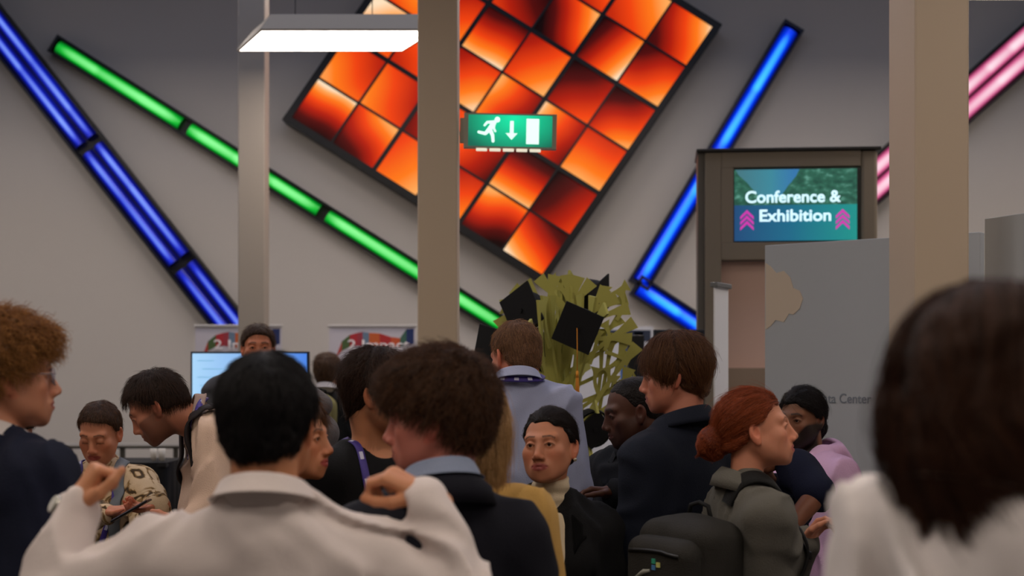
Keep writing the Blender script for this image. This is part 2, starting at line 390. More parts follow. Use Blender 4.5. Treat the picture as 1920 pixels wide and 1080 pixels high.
# totem with screen
def totem():
    d = 9.0; t = empty('display_totem', (at_px(1322, d), d, 0)); t.rotation_euler = (0, 0, -R_(6))
    tag(t, 'tall taupe portal totem with a screen reading Conference & Exhibition', 'display totem')
    mt = mat('totem_taupe', (128, 116, 100), .5, bump=.02); md = mat('totem_dark', (34, 31, 28), .5)
    w = (1636-1322)*d/F*1.01; top = zz(286, d); k = d/F
    def LX(px): return (px-1322)*k*1.01
    MB().box(0, LX(1352), 0, .45, 0, top, bev=.006).build('post', mt, t)
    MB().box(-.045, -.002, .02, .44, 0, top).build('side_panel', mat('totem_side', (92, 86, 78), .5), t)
    MB().box(LX(1606), w, 0, .45, 0, top, bev=.02).build('post', mt, t)
    b = MB(); zt, zb = zz(318, d), zz(454, d)
    b.box(LX(1352), LX(1606), .0, .44, zt+.01, top, bev=.004).box(LX(1352), LX(1606), .0, .44, zz(470, d)-.06, zb-.005, bev=.004).box(LX(1352), LX(1374), 0, .44, zb-.005, zt+.01)
    b.build('header', mt, t)
    MB().box(-.055, w+.02, -.02, .47, top, top+.022, bev=.006).build('cap', md, t)
    MB().box(LX(1352), LX(1606), .1, .14, 0.85, zz(471, d)-.06).build('recess_panel', mat('recess_pinkish', (214, 180, 164), .7), t)
    MB().box(LX(1352), LX(1606), .06, .0995, 0.0, zz(690, d)).build('lower_panel', mat('recess_brown', (150, 130, 112), .7), t)
    MB().box(LX(1374), LX(1606), .015, .1, zb, zt+.005).build('screen_frame', mat('screen_bezel', (10, 14, 16), .3), t)
    # screen picture: sky, trees, water, as the photo on the display shows
    m = bpy.data.materials.new('totem_screen_picture'); m.use_nodes = True; nt = m.node_tree; N, L = nt.nodes, nt.links; p = N['Principled BSDF']
    tc = N.new('ShaderNodeTexCoord'); sp = N.new('ShaderNodeSeparateXYZ'); L.new(tc.outputs['Generated'], sp.inputs[0])
    def ramp(src, st):
        r = N.new('ShaderNodeValToRGB'); L.new(src, r.inputs[0]); cr = r.color_ramp
        cr.elements[0].position = st[0][0]; cr.elements[0].color = s2l(st[0][1])+(1,); cr.elements[1].position = st[-1][0]; cr.elements[1].color = s2l(st[-1][1])+(1,)
        for a, c in st[1:-1]: e = cr.elements.new(a); e.color = s2l(c)+(1,)
        return r.outputs[0]
    def mix(f, a, b2, fv=None):
        x = N.new('ShaderNodeMix'); x.data_type = 'RGBA'
        if fv is not None: x.inputs[0].default_value = fv
        else: L.new(f, x.inputs[0])
        L.new(a, x.inputs[6]); L.new(b2, x.inputs[7]); return x.outputs[2]
    low = ramp(sp.outputs[0], [(0, (24, 74, 124)), (.45, (16, 106, 140)), (1, (20, 150, 142))])
    sky = ramp(sp.outputs[0], [(0, (70, 120, 130)), (.3, (60, 140, 160)), (.5, (50, 120, 180)), (.7, (90, 150, 140)), (1, (60, 140, 110))])
    n = N.new('ShaderNodeTexNoise'); n.inputs['Scale'].default_value = 14; n.inputs['Detail'].default_value = 5; L.new(tc.outputs['Generated'], n.inputs['Vector'])
    trees = ramp(n.outputs['Fac'], [(.35, (24, 74, 60)), (.55, (44, 104, 84)), (.7, (96, 158, 140))])
    # tree line height falls from the left, rises to the right
    n2 = N.new('ShaderNodeTexNoise'); n2.inputs['Scale'].default_value = 7; L.new(tc.outputs['Generated'], n2.inputs['Vector'])
    hr = ramp(sp.outputs[0], [(0, (250, 250, 250)), (.22, (192, 192, 192)), (.33, (188, 188, 188)), (.42, (212, 212, 212)), (.55, (252, 252, 252)), (1, (255, 255, 255))])
    def math_(op, a, b2, c=None):
        x = N.new('ShaderNodeMath'); x.operation = op
        for i, v in enumerate((a, b2)):
            if isinstance(v, (int, float)): x.inputs[i].default_value = v
            else: L.new(v, x.inputs[i])
        x.use_clamp = True; return x.outputs[0]
    zn = math_('ADD', sp.outputs[2], 0)
    wob = math_('MULTIPLY', n2.outputs['Fac'], .12)
    hh = math_('ADD', hr, wob)
    isky = math_('GREATER_THAN', math_('SUBTRACT', zn, math_('SUBTRACT', hh, .0)), .0)
    up = mix(isky, trees, sky)
    ilow = math_('LESS_THAN', zn, .5)
    L.new(mix(ilow, up, low), p.inputs['Emission Color']); p.inputs['Emission Strength'].default_value = .9; p.inputs['Base Color'].default_value = (.01, .02, .02, 1)
    sx0, sx1 = LX(1376), LX(1599); sc = MB().box(sx0, sx1, .006, .0149, zb+.006, zt-.004).build('screen', m, t)
    mw = emat('screen_white', (206, 240, 250), 1.0)
    text('lettering', 'Conference &', .104, mw, sc, (LX(1396), .003, zz(381, d)), fat=.0024, depth=.0004, width=LX(1570)-LX(1396))
    text('lettering', 'Exhibition', .104, mw, sc, (LX(1422), .003, zz(416, d)), fat=.0024, depth=.0004, width=LX(1552)-LX(1422))
    mm = emat('screen_magenta', (190, 50, 160), .95)
    for cx in (1399, 1573):
        for i in range(3):
            q = MB(); zc = zz(398+i*10, d); hw = .042; 
            q.prism([(LX(cx)-hw, zc-.03), (LX(cx), zc+.012), (LX(cx)+hw, zc-.03), (LX(cx)+hw, zc-.05), (LX(cx), zc-.01), (LX(cx)-hw, zc-.05)], .003, .0055)
            q.build('arrow', mm, sc)
totem()

# grey partition boards
m_part = mat('partition_grey', (178, 183, 188), .6, bump=.02, bscale=90)
def partition(px0, d0, px1, d1, label, name='partition_board'):
    a = W(px0, 460, d0); b = W(px1, 460, d1); top = 1.65+240*6.5/F
    L_ = math.hypot(b[0]-a[0], b[1]-a[1]); an = math.atan2(b[1]-a[1], b[0]-a[0])
    t = empty(name, (a[0], a[1], 0), an); tag(t, label, 'partition')
    MB().box(0, L_, 0, .05, 0.0, top, bev=.003).build('board', m_part, t)
    MB().box(-.1, .0, -.0, .05, 0.0, .02).build('foot', mat('sign_aluminium'), t)
    return t, L_, top
t, L_, top = partition(1434, 6.5, 1838, 5.88, 'grey partition board with pinkish cloud shape and Data Center lettering')
def on_board(px, py, A=(1434, 6.5), B=(1838, 5.88)):
    a = W(A[0], 0, A[1]); b = W(B[0], 0, B[1]); r = np.array(((px-960)/F, 1.)); D = (b-a)[:2]
    s = (a[1]*r[0]-a[0])/(D[0]-D[1]*r[0]); p = a[:2]+D*s; return s*np.linalg.norm(D), EYE+(700-py)*p[1]/F
pts = [(1436, 493), (1446, 500), (1456, 512), (1470, 508), (1482, 520), (1488, 540), (1500, 545), (1506, 560), (1500, 578), (1488, 590), (1480, 588), (1470, 604), (1455, 600), (1445, 612), (1436, 618)]
q = MB(); q.prism([on_board(*p) for p in pts], -.003, -.0005); q.build('cloud_print', mat('cloud_print', (206, 190, 170), .7), t)
lx_, lz_ = on_board(1530, 755); lx2, _ = on_board(1634, 755)
text('lettering', 'Data Center', .06, mat('lettering_slate', (124, 132, 142), .7), t, (lx_, -.0015, lz_), fat=.0006, depth=.0004, width=lx2-lx_)
partition(1846, 5.38, 2040, 4.9, 'grey partition board at the right edge behind the broad column')

# white roll-up seen from its edge
d = 7.2; t = empty('roll_up_banner', (at_px(1352, d), d, 0), R_(62)); tag(t, 'white roll-up banner turned edge-on beside the totem', 'banner')
MB().box(-.1, .1, -.004, .004, .09, zz(540, d)).build('banner_sheet', mat('banner_white', (236, 236, 238), .5), t)
MB().box(-.11, .11, -.02, .02, zz(540, d), zz(531, d), bev=.004).build('top_rail', mat('rail_grey', (120, 122, 124), .35, metal=.5), t)
MB().tube([(.08, .03, .05), (.08, .03, zz(540, d))], .008, 8).build('support_pole', mat('rail_grey'), t)
MB().box(-.12, .12, -.09, .09, 0, .088, bev=.01).build('cassette', mat('rail_grey'), t)

# 2 Impact roll-up banners
def impact(px0, label, wpx=162, ol=False):
    d = 12.0; k = d/F; x0 = at_px(px0, d); w = wpx*k; top = zz(613, d)
    t = empty('roll_up_banner', (x0+w/2, d, 0)); tag(t, label, 'banner')
    sh = MB().box(-w/2, w/2, -.003, .003, .1, top).build('banner_sheet', mat('banner_lilac', (190, 184, 190), .7), t)
    MB().box(-w/2-.01, w/2+.01, -.015, .015, top, top+.02, bev=.004).build('top_rail', mat('rail_light', (190, 186, 182), .4), t)
    MB().box(-w/2-.01, w/2+.01, -.09, .09, 0, .1, bev=.01).build('cassette', mat('rail_grey'), t)
    def X(px): return (px-617)*k-w/2
    def Z(py): return zz(py, d)
    # arch of coloured bands
    xs = [632, 641, 656, 670, 680, 692, 712, 733, 750, 762, 776]
    up = [664, 640, 628, 624, 622, 624, 625, 632, 634, 617, 616]
    lo = [668, 658, 650, 648, 650, 652, 654, 652, 650, 648, 645]
    cols = [(170, 60, 50), (70, 92, 50), (168, 40, 48), (150, 50, 60), (100, 120, 140), (190, 90, 40), (170, 40, 40), (190, 80, 40), (60, 96, 80), (28, 44, 92)]
    for i, c in enumerate(cols):
        if xs[i+1]-617 > wpx: continue
        MB().prism([(X(xs[i]), Z(up[i])), (X(xs[i+1]), Z(up[i+1])), (X(xs[i+1]), Z(lo[i+1])), (X(xs[i]), Z(lo[i]))], -.005, -.0031).build('colour_band', mat('band_%d' % i, c, .7), sh)
    x = X(652); text('lettering', '2 Impact', .115, mat('banner_text', (222, 214, 214), .6), sh, (x, -.0065, Z(655)), fat=.002, depth=.001, width=X(768)-x)
    if ol: text('lettering', 'ol', .13, mat('banner_navy', (30, 40, 60), .6), sh, (X(618), -.006, Z(734)), fat=.002, depth=.0005)
impact(617, 'roll-up banner reading 2 Impact left of the exit sign column', ol=True)
impact(366, 'roll-up banner reading 2 Impact behind the slim column and the lit screen')

# television on a stand
def television(px0, px1, py0, d, label, m, aspect=.5625):
    x0, x1 = at_px(px0, d), at_px(px1, d); w = x1-x0; h = w*aspect; top = zz(py0, d)
    t = empty('television', ((x0+x1)/2, d, 0)); tag(t, label, 'television')
    MB().box(-w/2, w/2, 0, .05, top-h, top, bev=.004).build('case', mat('tv_case', (24, 30, 42), .4), t)
    s = MB().box(-w/2+.012, w/2-.012, -.003, -.0003, top-h+.012, top-.012).build('screen', m, t)
    MB().box(-.04, .04, .055, .1, .02, top-h*.3).build('stand_pole', mat('tv_stand', (40, 40, 44), .4), t)
    MB().box(-.35, .35, -.22, .28, 0, .02, bev=.005).build('stand_base', mat('tv_stand'), t)
    return s, w, h, top
m = bpy.data.materials.new('tv_picture'); m.use_nodes = True; nt = m.node_tree; N, L = nt.nodes, nt.links; p = N['Principled BSDF']
tc = N.new('ShaderNodeTexCoord'); sp = N.new('ShaderNodeSeparateXYZ'); L.new(tc.outputs['Generated'], sp.inputs[0])
r = N.new('ShaderNodeValToRGB'); L.new(sp.outputs[0], r.inputs[0]); r.color_ramp.elements[0].color = s2l((170, 214, 248))+(1,); r.color_ramp.elements[1].color = s2l((70, 130, 226))+(1,)
L.new(r.outputs[0], p.inputs['Emission Color']); p.inputs['Emission Strength'].default_value = 1.0; p.inputs['Base Color'].default_value = (.02, .03, .05, 1)
s, w, h, top = television(357, 579, 659, 8.6, 'lit television with a pale blue page left of the exit sign column', m, .62)
for i, (a, b) in enumerate(((.06, .2), (.1, .34), (.06, .28), (.08, .3), (.06, .22), (.08, .34), (.06, .25), (.07, .3))):
    z = top-.06-i*.05
    MB().box(-w/2+w*a, -w/2+w*b, -.0045, -.0031, z, z+.008).build('text_line', emat('tv_line', (128, 176, 214), .9), s)
television(1226, 1322, 618, 8.2, 'dark television beside the green tree sculpture', mat('tv_off', (14, 14, 24), .25), .6)
MB_ = MB
t = empty('speaker_box', (at_px(1193, 8.85), 8.85, 0)); tag(t, 'black speaker on a stand left of the dark television', 'speaker')
d = 8.85; MB().box(-.05, .05, 0, .16, zz(706, d), zz(628, d), bev=.008).build('cabinet', mat('speaker_black', (13, 13, 15), .5), t)
MB().tube([(0, .08, 0), (0, .08, zz(706, d))], .016, 10).build('stand_pole', mat('tv_stand'), t)
MB().lathe([(.16, 0), (.16, .015), (.03, .03)], 20, (0, .08, 0)).build('stand_base', mat('tv_stand'), t)
# framed poster with blue and white fields behind the tree
d = 12.5; t = empty('poster_stand', (at_px(1130, d), d, 0)); tag(t, 'white poster stand with blue stripes behind the green tree sculpture', 'poster')
wx = 190*d/F/2; MB().box(-wx, wx, 0, .03, .5, zz(612, d)).build('board', mat('poster_white', (196, 196, 200), .6), t)
q = MB(); q.box(wx*.35, wx*.5, -.004, -.0005, .6, zz(640, d)); q.box(wx*.62, wx*.8, -.004, -.0005, .6, zz(622, d)); q.build('blue_stripe', mat('poster_blue', (60, 96, 150), .6), t)
MB().box(-wx*.2, wx*.95, -.004, -.0005, zz(640, d), zz(619, d)).build('dark_header', mat('poster_dark', (40, 48, 66), .6), t)
for sx in (-1, 1): MB().box(sx*wx*.9-.02, sx*wx*.9+.02, -.15, .2, 0, .5).build('leg', mat('tv_stand'), t)

# hand rail in front of the back wall
d = 12.6; t = empty('hand_rail', (at_px(200, d), d, 0)); tag(t, 'slim metal hand rail along the pale wall behind the short-haired woman', 'railing')
x0, x1 = at_px(60, d)-at_px(200, d), at_px(560, d)-at_px(200, d)
m_rail = mat('rail_dark', (70, 66, 58), .4, metal=.4)
MB().box(x0, x1, -.03, .03, zz(841, d), zz(836, d), bev=.006).build('top_rail', m_rail, t)
MB().box(x0, x1, -.02, .04, zz(835, d), zz(831, d)).build('rail_cover', mat('rail_light'), t)
for i in range(5):
    x = x0+.33+i*(x1-x0)/5
    MB().box(x-.02, x+.02, -.02, .02, 0, zz(841, d)).build('post', m_rail, t)

# draped high table with cup
d = 8.6; t = empty('high_table', (at_px(268, d), d, 0)); tag(t, 'high table under a black cloth behind the bending man', 'table')
zt = zz(864, d); hw = 62*d/F
MB().box(-hw, hw, -.25, .25, zt-.025, zt, bev=.006).build('tabletop', mat('table_top', (24, 24, 26), .5), t)
def drape():
    vs, fs = [], []; n = 96
    for j in range(13):
        f = j/12; z = zt+.003-(zt-.03)*f
        for i in range(n):
            a = 2*math.pi*i/n; cx, cy = math.cos(a), math.sin(a); sq = (abs(cx)**6+abs(cy)**6)**(-1/6.)
            am = .03*f*math.sin(a*14+.6*math.sin(3*a))
            vs.append((cx*sq*(hw+.006+am), cy*sq*(.256+am), z))
        if j:
            for i in range(n): fs.append(((j-1)*n+i, (j-1)*n+(i+1) % n, j*n+(i+1) % n, j*n+i))
    V = vs+[(0, 0, zt+.004)]; c = len(vs)
    o = mesh_np('cloth_skirt', V, fs, mat('black_cloth', (12, 12, 15), .9), t)
    b = MB(); b.box(-hw-.004, hw+.004, -.254, .254, zt+.0005, zt+.004); b.build('cloth_top', mat('black_cloth'), t)
drape()
MB().tube([(0, 0, 0), (0, 0, zt-.02)], .04, 12).build('pedestal', mat('tv_stand'), t)
cx = at_px(311, d)
for i, (x, w_) in enumerate(((cx, .022), (cx-.05, .019))):
    o = MB().lathe([(w_*.75, 0), (w_, .075), (w_*.94, .0752), (w_*.7, .004)], 20, (0, 0, 0)).build('paper_cup', mat('cup_white', (214, 208, 198), .6), None, (x, d-.1, zt+.0045))
    tag(o, ('white paper cup on the black high table, the nearer to the bending man', 'smaller white paper cup on the black high table, beside the other cup')[i], 'cup', group='paper cups on the high table')

# ---------------------------------------------------------------- green tree sculpture of interlocking boards with graduation caps
m_olive = mat('tree_board_olive', (178, 174, 88), .7, bump=.03, var=.12, vscale=3)
def tree():
    d = 6.6; cx = at_px(1062, d); t = empty('tree_sculpture', (cx, d, 0)); tag(t, 'olive green cut-board tree sculpture hung with black graduation caps', 'sculpture')
    k = d/F; r = random.Random(12)
    def prm(px, py): return ((px-1062)*k, zz(py, d))
    def branch(b, p0, p1, w0, w1, bendv, y, flare=True):
        n = 7; a = np.array(p0); c = np.array(p1); D = c-a; nn = np.array((-D[1], D[0])); P = [a+D*f+nn*bendv*math.sin(math.pi*f) for f in np.linspace(0, 1, n)]
        Lp, Rp = [], []
        for i, p in enumerate(P):
            tt = P[min(i+1, n-1)]-P[max(i-1, 0)]; tt = tt/np.linalg.norm(tt); m_ = np.array((-tt[1], tt[0])); f = i/(n-1); w = w0+(w1-w0)*f
            if flare and f > .8: w += .022*(f-.8)/.2
            Lp.append(tuple(p+m_*w)); Rp.append(tuple(p-m_*w))
        yo = y+branch.c*.00013; branch.c = (branch.c+1) % 60
        # build as a strip of quads so bends stay clean
        for i in range(n-1): b.prism([Lp[i], Lp[i+1], Rp[i+1], Rp[i]], yo, yo+.012)
    branch.c = 0
    # main fan board: branches from the trunk towards points read off the crown
    tips = [(935, 596), (948, 560), (962, 540), (985, 528), (1010, 520), (1040, 516), (1062, 515), (1085, 518), (1110, 528), (1136, 540), (1158, 558), (1180, 578), (1190, 604), (1185, 636), (1196, 648), (1180, 690), (1172, 740)]
    b = MB()
    for i, (px, py) in enumerate(tips):
        root = (1040+r.uniform(-22, 34), 720+r.uniform(-50, 40)) if py < 640 else (1062+r.uniform(0, 20), 800+r.uniform(-20, 30))
        branch(b, prm(*root), prm(px, py), .0115, .009, r.uniform(-.2, .2), 0)
        # side twigs
        for _ in range(1 if i % 3 else 2):
            f = r.uniform(.45, .85); q = (root[0]+(px-root[0])*f, root[1]+(py-root[1])*f)
            an = math.atan2(py-root[1], px-root[0])+r.choice((-1, 1))*r.uniform(.5, .95); ln = r.uniform(34, 70)
            branch(b, prm(*q), prm(q[0]+ln*math.cos(an), q[1]+ln*math.sin(an)), .009, .008, r.uniform(-.2, .2), 0)
    b.build('branch_board', m_olive, t)
    # lattice board to the right: crossing ribs
    b = MB()
    for i in range(7):
        y0 = 830-i*32; branch(b, prm(1052+r.uniform(-6, 6), y0), prm(1180+r.uniform(-14, 12), y0-70+r.uniform(-16, 16)), .009, .008, r.uniform(-.1, .1), 0)
    for i in range(5):
        x0 = 1070+i*23; branch(b, prm(x0-24, 850-i*8), prm(x0+12, 600+i*8), .009, .007, r.uniform(-.1, .12), 0)
    ob = b.build('lattice_board', m_olive, t); ob.location.y = .05; ob.rotation_euler.z = R_(-9)
    # three boards set across, seen at an angle
    for an, seed in ((62, 3), (-64, 5)):
        r2 = random.Random(seed); b = MB()
        for i in range(7):
            tx = -.36+i*.12; tz = 2.1-abs(tx)*.55+r2.uniform(-.05, .05)
            branch(b, (r2.uniform(-.05, .05), 1.45+r2.uniform(-.1, .1)), (tx, tz), .010, .009, r2.uniform(-.14, .14), 0)
            if i % 2: branch(b, (tx*.6, 1.45+(tz-1.45)*.6), (tx*.6+r2.uniform(-.12, .12), tz+.02), .01, .01, .1, 0)
        for i in range(5):
            branch(b, (0, 1.1+.08*i), (r2.uniform(-.3, .3), 1.3+.1*i), .013, .01, .1, 0)
        ob = b.build('cross_board', m_olive, t); ob.rotation_euler.z = R_(an); ob.location.y = .03
    b = MB(); b.prism([(-.05, 0), (.06, 0), (.075, .9), (.06, 1.35), (.03, 1.6), (-.04, 1.6), (-.06, 1.3), (-.06, .9)], -.01, .025); b.build('trunk', m_olive, t)
    b = MB(); b.prism([(-.05, 0), (.05, 0), (.05, 1.5), (-.05, 1.5)], -.012, .012, M=Matrix.Rotation(math.pi/2, 4, 'Z')); b.build('trunk', m_olive, t)
    MB().box(-.3, .3, -.3, .3, 0, .025, bev=.005).build('base_plate', m_olive, t)
    return d
tree()
m_cap = mat('graduation_black', (9, 9, 11), .85)
def grad_cap(px, py, d, rot, label, size=.24, tassel=None):
    p = W(px, py, d); t = empty('graduation_cap', p); t.rotation_euler = tuple(R_(a) for a in rot); tag(t, label, 'graduation cap', group='graduation caps on the tree sculpture')
    h = size/2; MB().box(-h, h, -.004, .004, -h, h, bev=.0015).build('mortarboard', m_cap, t)
    b = MB(); prof = [(.085, .0), (.088, .03), (.084, .065), (.080, .065), (.078, .0)]
    n = 28; rings = []
    for rr, y in prof: rings.append([b.bm.verts.new((rr*math.cos(2*math.pi*i/n), .0045+y, rr*math.sin(2*math.pi*i/n))) for i in range(n)])
    for A_, B_ in zip(rings, rings[1:]):
        for i in range(n): b.bm.faces.new((A_[i], A_[(i+1) % n], B_[(i+1) % n], B_[i]))
    b.build('skull_band', m_cap, t)
    b = MB(); b.tube([(0, -.0045, 0), (0, -.012, 0)], .011, 12); b.build('button', m_cap, t)
    if tassel:
        mt = mat('tassel_gold', (214, 140, 40), .7)
        R3 = t.rotation_euler.to_matrix().inverted(); dn = R3 @ Vector((0, 0, -1)); fw = R3 @ Vector((0, -1, 0)); s0 = Vector((0, -.012, 0)); e = s0+dn*tassel+fw*.02
        u = fw
        MB().tube([s0, s0+fw*.015+dn*.01, s0+fw*.02+dn*tassel*.5, e], .0022, 6).build('tassel_cord', mt, t)
        b = MB(); rr = random.Random(3); b.tube([e, e+dn*.03], [.006, .0075], 8)
        for i in range(26):
            a = rr.uniform(0, 6.28); q = rr.uniform(.002, .006); rt = R3 @ Vector((math.cos(a), math.sin(a), 0))
            b.tube([e+dn*.028+rt*q, e+dn*.09+rt*q*1.6, e+dn*(.155+rr.uniform(-.006, .006))+rt*q*1.9], .0014, 4)
        b.build('tassel', mt, t)
grad_cap(1083, 615, 6.35, (8, 24, -12), 'large black graduation cap with gold tassel at the middle of the tree', .185, .19)
grad_cap(978, 582, 6.5, (5, 62, -38), 'black graduation cap high on the left of the tree', .2)
grad_cap(1122, 562, 6.75, (20, -30, 50), 'black graduation cap high on the right of the tree', .19)
grad_cap(922, 655, 6.3, (0, 14, -40), 'black graduation cap left of the blue shirt man\'s head', .19)
grad_cap(1010, 660, 6.75, (10, 40, 30), 'black graduation cap inside the tree right of the blue shirt man\'s head', .17)
grad_cap(1116, 806, 6.4, (20, 50, 35), 'black graduation cap low on the tree beside the shaved-head man', .13)
# ---------------------------------------------------------------- figures: smooth distance fields turned into one surface
A = lambda *v: np.array(v, np.float64)
def unit(v): v = np.asarray(v, float); return v/max(1e-9, np.linalg.norm(v))
def rx(a): c, s = math.cos(a), math.sin(a); return np.array(((1, 0, 0), (0, c, -s), (0, s, c)))
def ry(a): c, s = math.cos(a), math.sin(a); return np.array(((c, 0, s), (0, 1, 0), (-s, 0, c)))
def rz(a): c, s = math.cos(a), math.sin(a); return np.array(((c, -s, 0), (s, c, 0), (0, 0, 1)))

_T = np.random.default_rng(1).random((32, 32, 32)).astype(np.float32)*2-1
def noise3(X, Y, Z):
    """smooth value noise; X, Y, Z are arrays of one shape"""
    xi, yi, zi = np.floor(X).astype(int), np.floor(Y).astype(int), np.floor(Z).astype(int)
    fx, fy, fz = X-xi, Y-yi, Z-zi
    fx, fy, fz = fx*fx*(3-2*fx), fy*fy*(3-2*fy), fz*fz*(3-2*fz)
    g = lambda a, b, c: _T[(xi+a) & 31, (yi+b) & 31, (zi+c) & 31]
    l = lambda a, b, t: a+(b-a)*t
    return l(l(l(g(0, 0, 0), g(1, 0, 0), fx), l(g(0, 1, 0), g(1, 1, 0), fx), fy), l(l(g(0, 0, 1), g(1, 0, 1), fx), l(g(0, 1, 1), g(1, 1, 1), fx), fy), fz)

def axis(lo, hi, coarse, fine=()):
    """grid line positions, finer inside the given (a, b, step) intervals"""
    out = [lo]; x = lo
    while x < hi:
        st = coarse
        for a, b, q in fine:
            if a-coarse*.5 <= x <= b: st = min(st, q)
        x += st; out.append(x)
    return np.array(out)

class Field:
    def __init__(s, xs, ys, zs):
        s.ax = (xs, ys, zs); s.v = np.full((len(xs), len(ys), len(zs)), .5, np.float32)
    def _win(s, c, r):
        i = [(max(0, np.searchsorted(a, q-r)-1), min(len(a), np.searchsorted(a, q+r)+1)) for a, q in zip(s.ax, c)]
        if any(b-a < 2 for a, b in i): return None
        sl = tuple(slice(a, b) for a, b in i)
        return sl, s.ax[0][sl[0]][:, None, None], s.ax[1][sl[1]][None, :, None], s.ax[2][sl[2]][None, None, :]
    def _mix(s, sl, d, k, op):
        o = s.v[sl]; d = d.astype(np.float32)
        if op == 'u': h = np.clip(.5+.5*(o-d)/k, 0, 1); s.v[sl] = o+(d-o)*h-k*h*(1-h)
        elif op == 's': d = -d; h = np.clip(.5-.5*(o-d)/k, 0, 1); s.v[sl] = o+(d-o)*h+k*h*(1-h)
    def cap(s, a, b, ra, rb=None, k=.02, op='u', flat=None):
        a = np.asarray(a, float); b = np.asarray(b, float); rb = ra if rb is None else rb
        m = max(.03, k*1.6); w = s._win((a+b)/2, np.linalg.norm(b-a)/2+max(ra, rb)+m)
        if w is None: return s
        sl, X, Y, Z = w; ab = b-a; L2 = max(1e-9, ab@ab)
        h = np.clip(((X-a[0])*ab[0]+(Y-a[1])*ab[1]+(Z-a[2])*ab[2])/L2, 0, 1)
        qx, qy, qz = X-a[0]-h*ab[0], Y-a[1]-h*ab[1], Z-a[2]-h*ab[2]
        if flat is not None:      # squash along a direction
            n, f = flat; dn = qx*n[0]+qy*n[1]+qz*n[2]; g = 1/f-1
            qx, qy, qz = qx+dn*n[0]*g, qy+dn*n[1]*g, qz+dn*n[2]*g
        d = np.sqrt(qx*qx+qy*qy+qz*qz)-(ra+h*(rb-ra))
        s._mix(sl, d, k, op); return s
    def ell(s, c, r, R=None, k=.02, op='u'):
        c = np.asarray(c, float); r = np.asarray(r, float); m = max(.03, k*1.6); w = s._win(c, max(r)+m)
        if w is None: return s
        sl, X, Y, Z = w; x, y, z = X-c[0], Y-c[1], Z-c[2]
        if R is not None: x, y, z = (x*R[0, 0]+y*R[1, 0]+z*R[2, 0], x*R[0, 1]+y*R[1, 1]+z*R[2, 1], x*R[0, 2]+y*R[1, 2]+z*R[2, 2])
        k0 = np.sqrt((x/r[0])**2+(y/r[1])**2+(z/r[2])**2); k1 = np.sqrt((x/r[0]**2)**2+(y/r[1]**2)**2+(z/r[2]**2)**2)
        s._mix(sl, k0*(k0-1)/np.maximum(k1, 1e-6), k, op); return s
    def carve(s, fn, k=.01):
        """keep only where fn(x, y, z) < 0"""
        X, Y, Z = s.ax[0][:, None, None], s.ax[1][None, :, None], s.ax[2][None, None, :]
        d = (fn(X, Y, Z)+0*s.v).astype(np.float32); o = s.v; h = np.clip(.5-.5*(o-d)/k, 0, 1); s.v = o+(d-o)*h+k*h*(1-h); return s
    def bump(s, fn, band=.05):
        i = np.nonzero(np.abs(s.v) < band); s.v[i] += fn(s.ax[0][i[0]], s.ax[1][i[1]], s.ax[2][i[2]]).astype(np.float32); return s
    def sample(s, P):
        P = np.asarray(P, float); f = [np.clip(np.interp(P[..., a], s.ax[a], np.arange(len(s.ax[a]))), 0, len(s.ax[a])-1.001) for a in range(3)]
        i = [q.astype(int) for q in f]; t = [q-j for q, j in zip(f, i)]; r = 0
        for a in (0, 1):
            for b in (0, 1):
                for c in (0, 1): r = r+s.v[i[0]+a, i[1]+b, i[2]+c]*(t[0] if a else 1-t[0])*(t[1] if b else 1-t[1])*(t[2] if c else 1-t[2])
        return r
    def grad(s, P, e=.006):
        g = np.stack([s.sample(P+e*np.eye(3)[a])-s.sample(P-e*np.eye(3)[a]) for a in range(3)], -1); return g/np.maximum(1e-6, np.linalg.norm(g, axis=-1, keepdims=True))
    def drop(s, P, off, it=8):
        P = np.array(P, float)
        for _ in range(it): P -= s.grad(P)*np.clip(s.sample(P)-off, -.05, .05)[..., None]*.8
        return P
    def surface(s, smooth=1):
        v = s.v; n = v.shape; sg = v < 0
        c8 = np.zeros(tuple(q-1 for q in n), np.int8)
        for a in (0, 1):
            for b in (0, 1):
                for c in (0, 1): c8 += sg[a:n[0]-1+a, b:n[1]-1+b, c:n[2]-1+c]
        I = np.argwhere((c8 > 0) & (c8 < 8)); off = [(a, b, c) for a in (0, 1) for b in (0, 1) for c in (0, 1)]
        val = np.stack([v[I[:, 0]+a, I[:, 1]+b, I[:, 2]+c] for a, b, c in off], 1)
        pos = np.zeros((len(I), 3)); cnt = np.zeros(len(I))
        for i in range(8):
            for j in range(i+1, 8):
                if sum(abs(off[i][q]-off[j][q]) for q in range(3)) != 1: continue
                va, vb = val[:, i], val[:, j]; cr = (va < 0) != (vb < 0); t = np.where(cr, va/np.where(cr, va-vb, 1), 0)
                pos += cr[:, None]*(np.array(off[i])+t[:, None]*(np.array(off[j])-np.array(off[i]))); cnt += cr
        pos = I+pos/cnt[:, None]
        V = np.stack([np.interp(pos[:, a], np.arange(n[a]), s.ax[a]) for a in range(3)], 1)
        idx = np.full(c8.shape, -1, np.int32); idx[I[:, 0], I[:, 1], I[:, 2]] = np.arange(len(I)); Q = []
        def quads(ax_):
            o = [1 if q != ax_ else 0 for q in range(3)]
            a = sg[o[0]:n[0]-1, o[1]:n[1]-1, o[2]:n[2]-1]
            sh = [0, 0, 0]; sh[ax_] = 1
            b = sg[o[0]+sh[0]:n[0]-1+sh[0], o[1]+sh[1]:n[1]-1+sh[1], o[2]+sh[2]:n[2]-1+sh[2]]
            E = np.argwhere(a != b)+np.array(o); u, w = [q for q in range(3) if q != ax_]
            ins = sg[E[:, 0], E[:, 1], E[:, 2]]; U = np.eye(3, dtype=int)[u]; Wv = np.eye(3, dtype=int)[w]
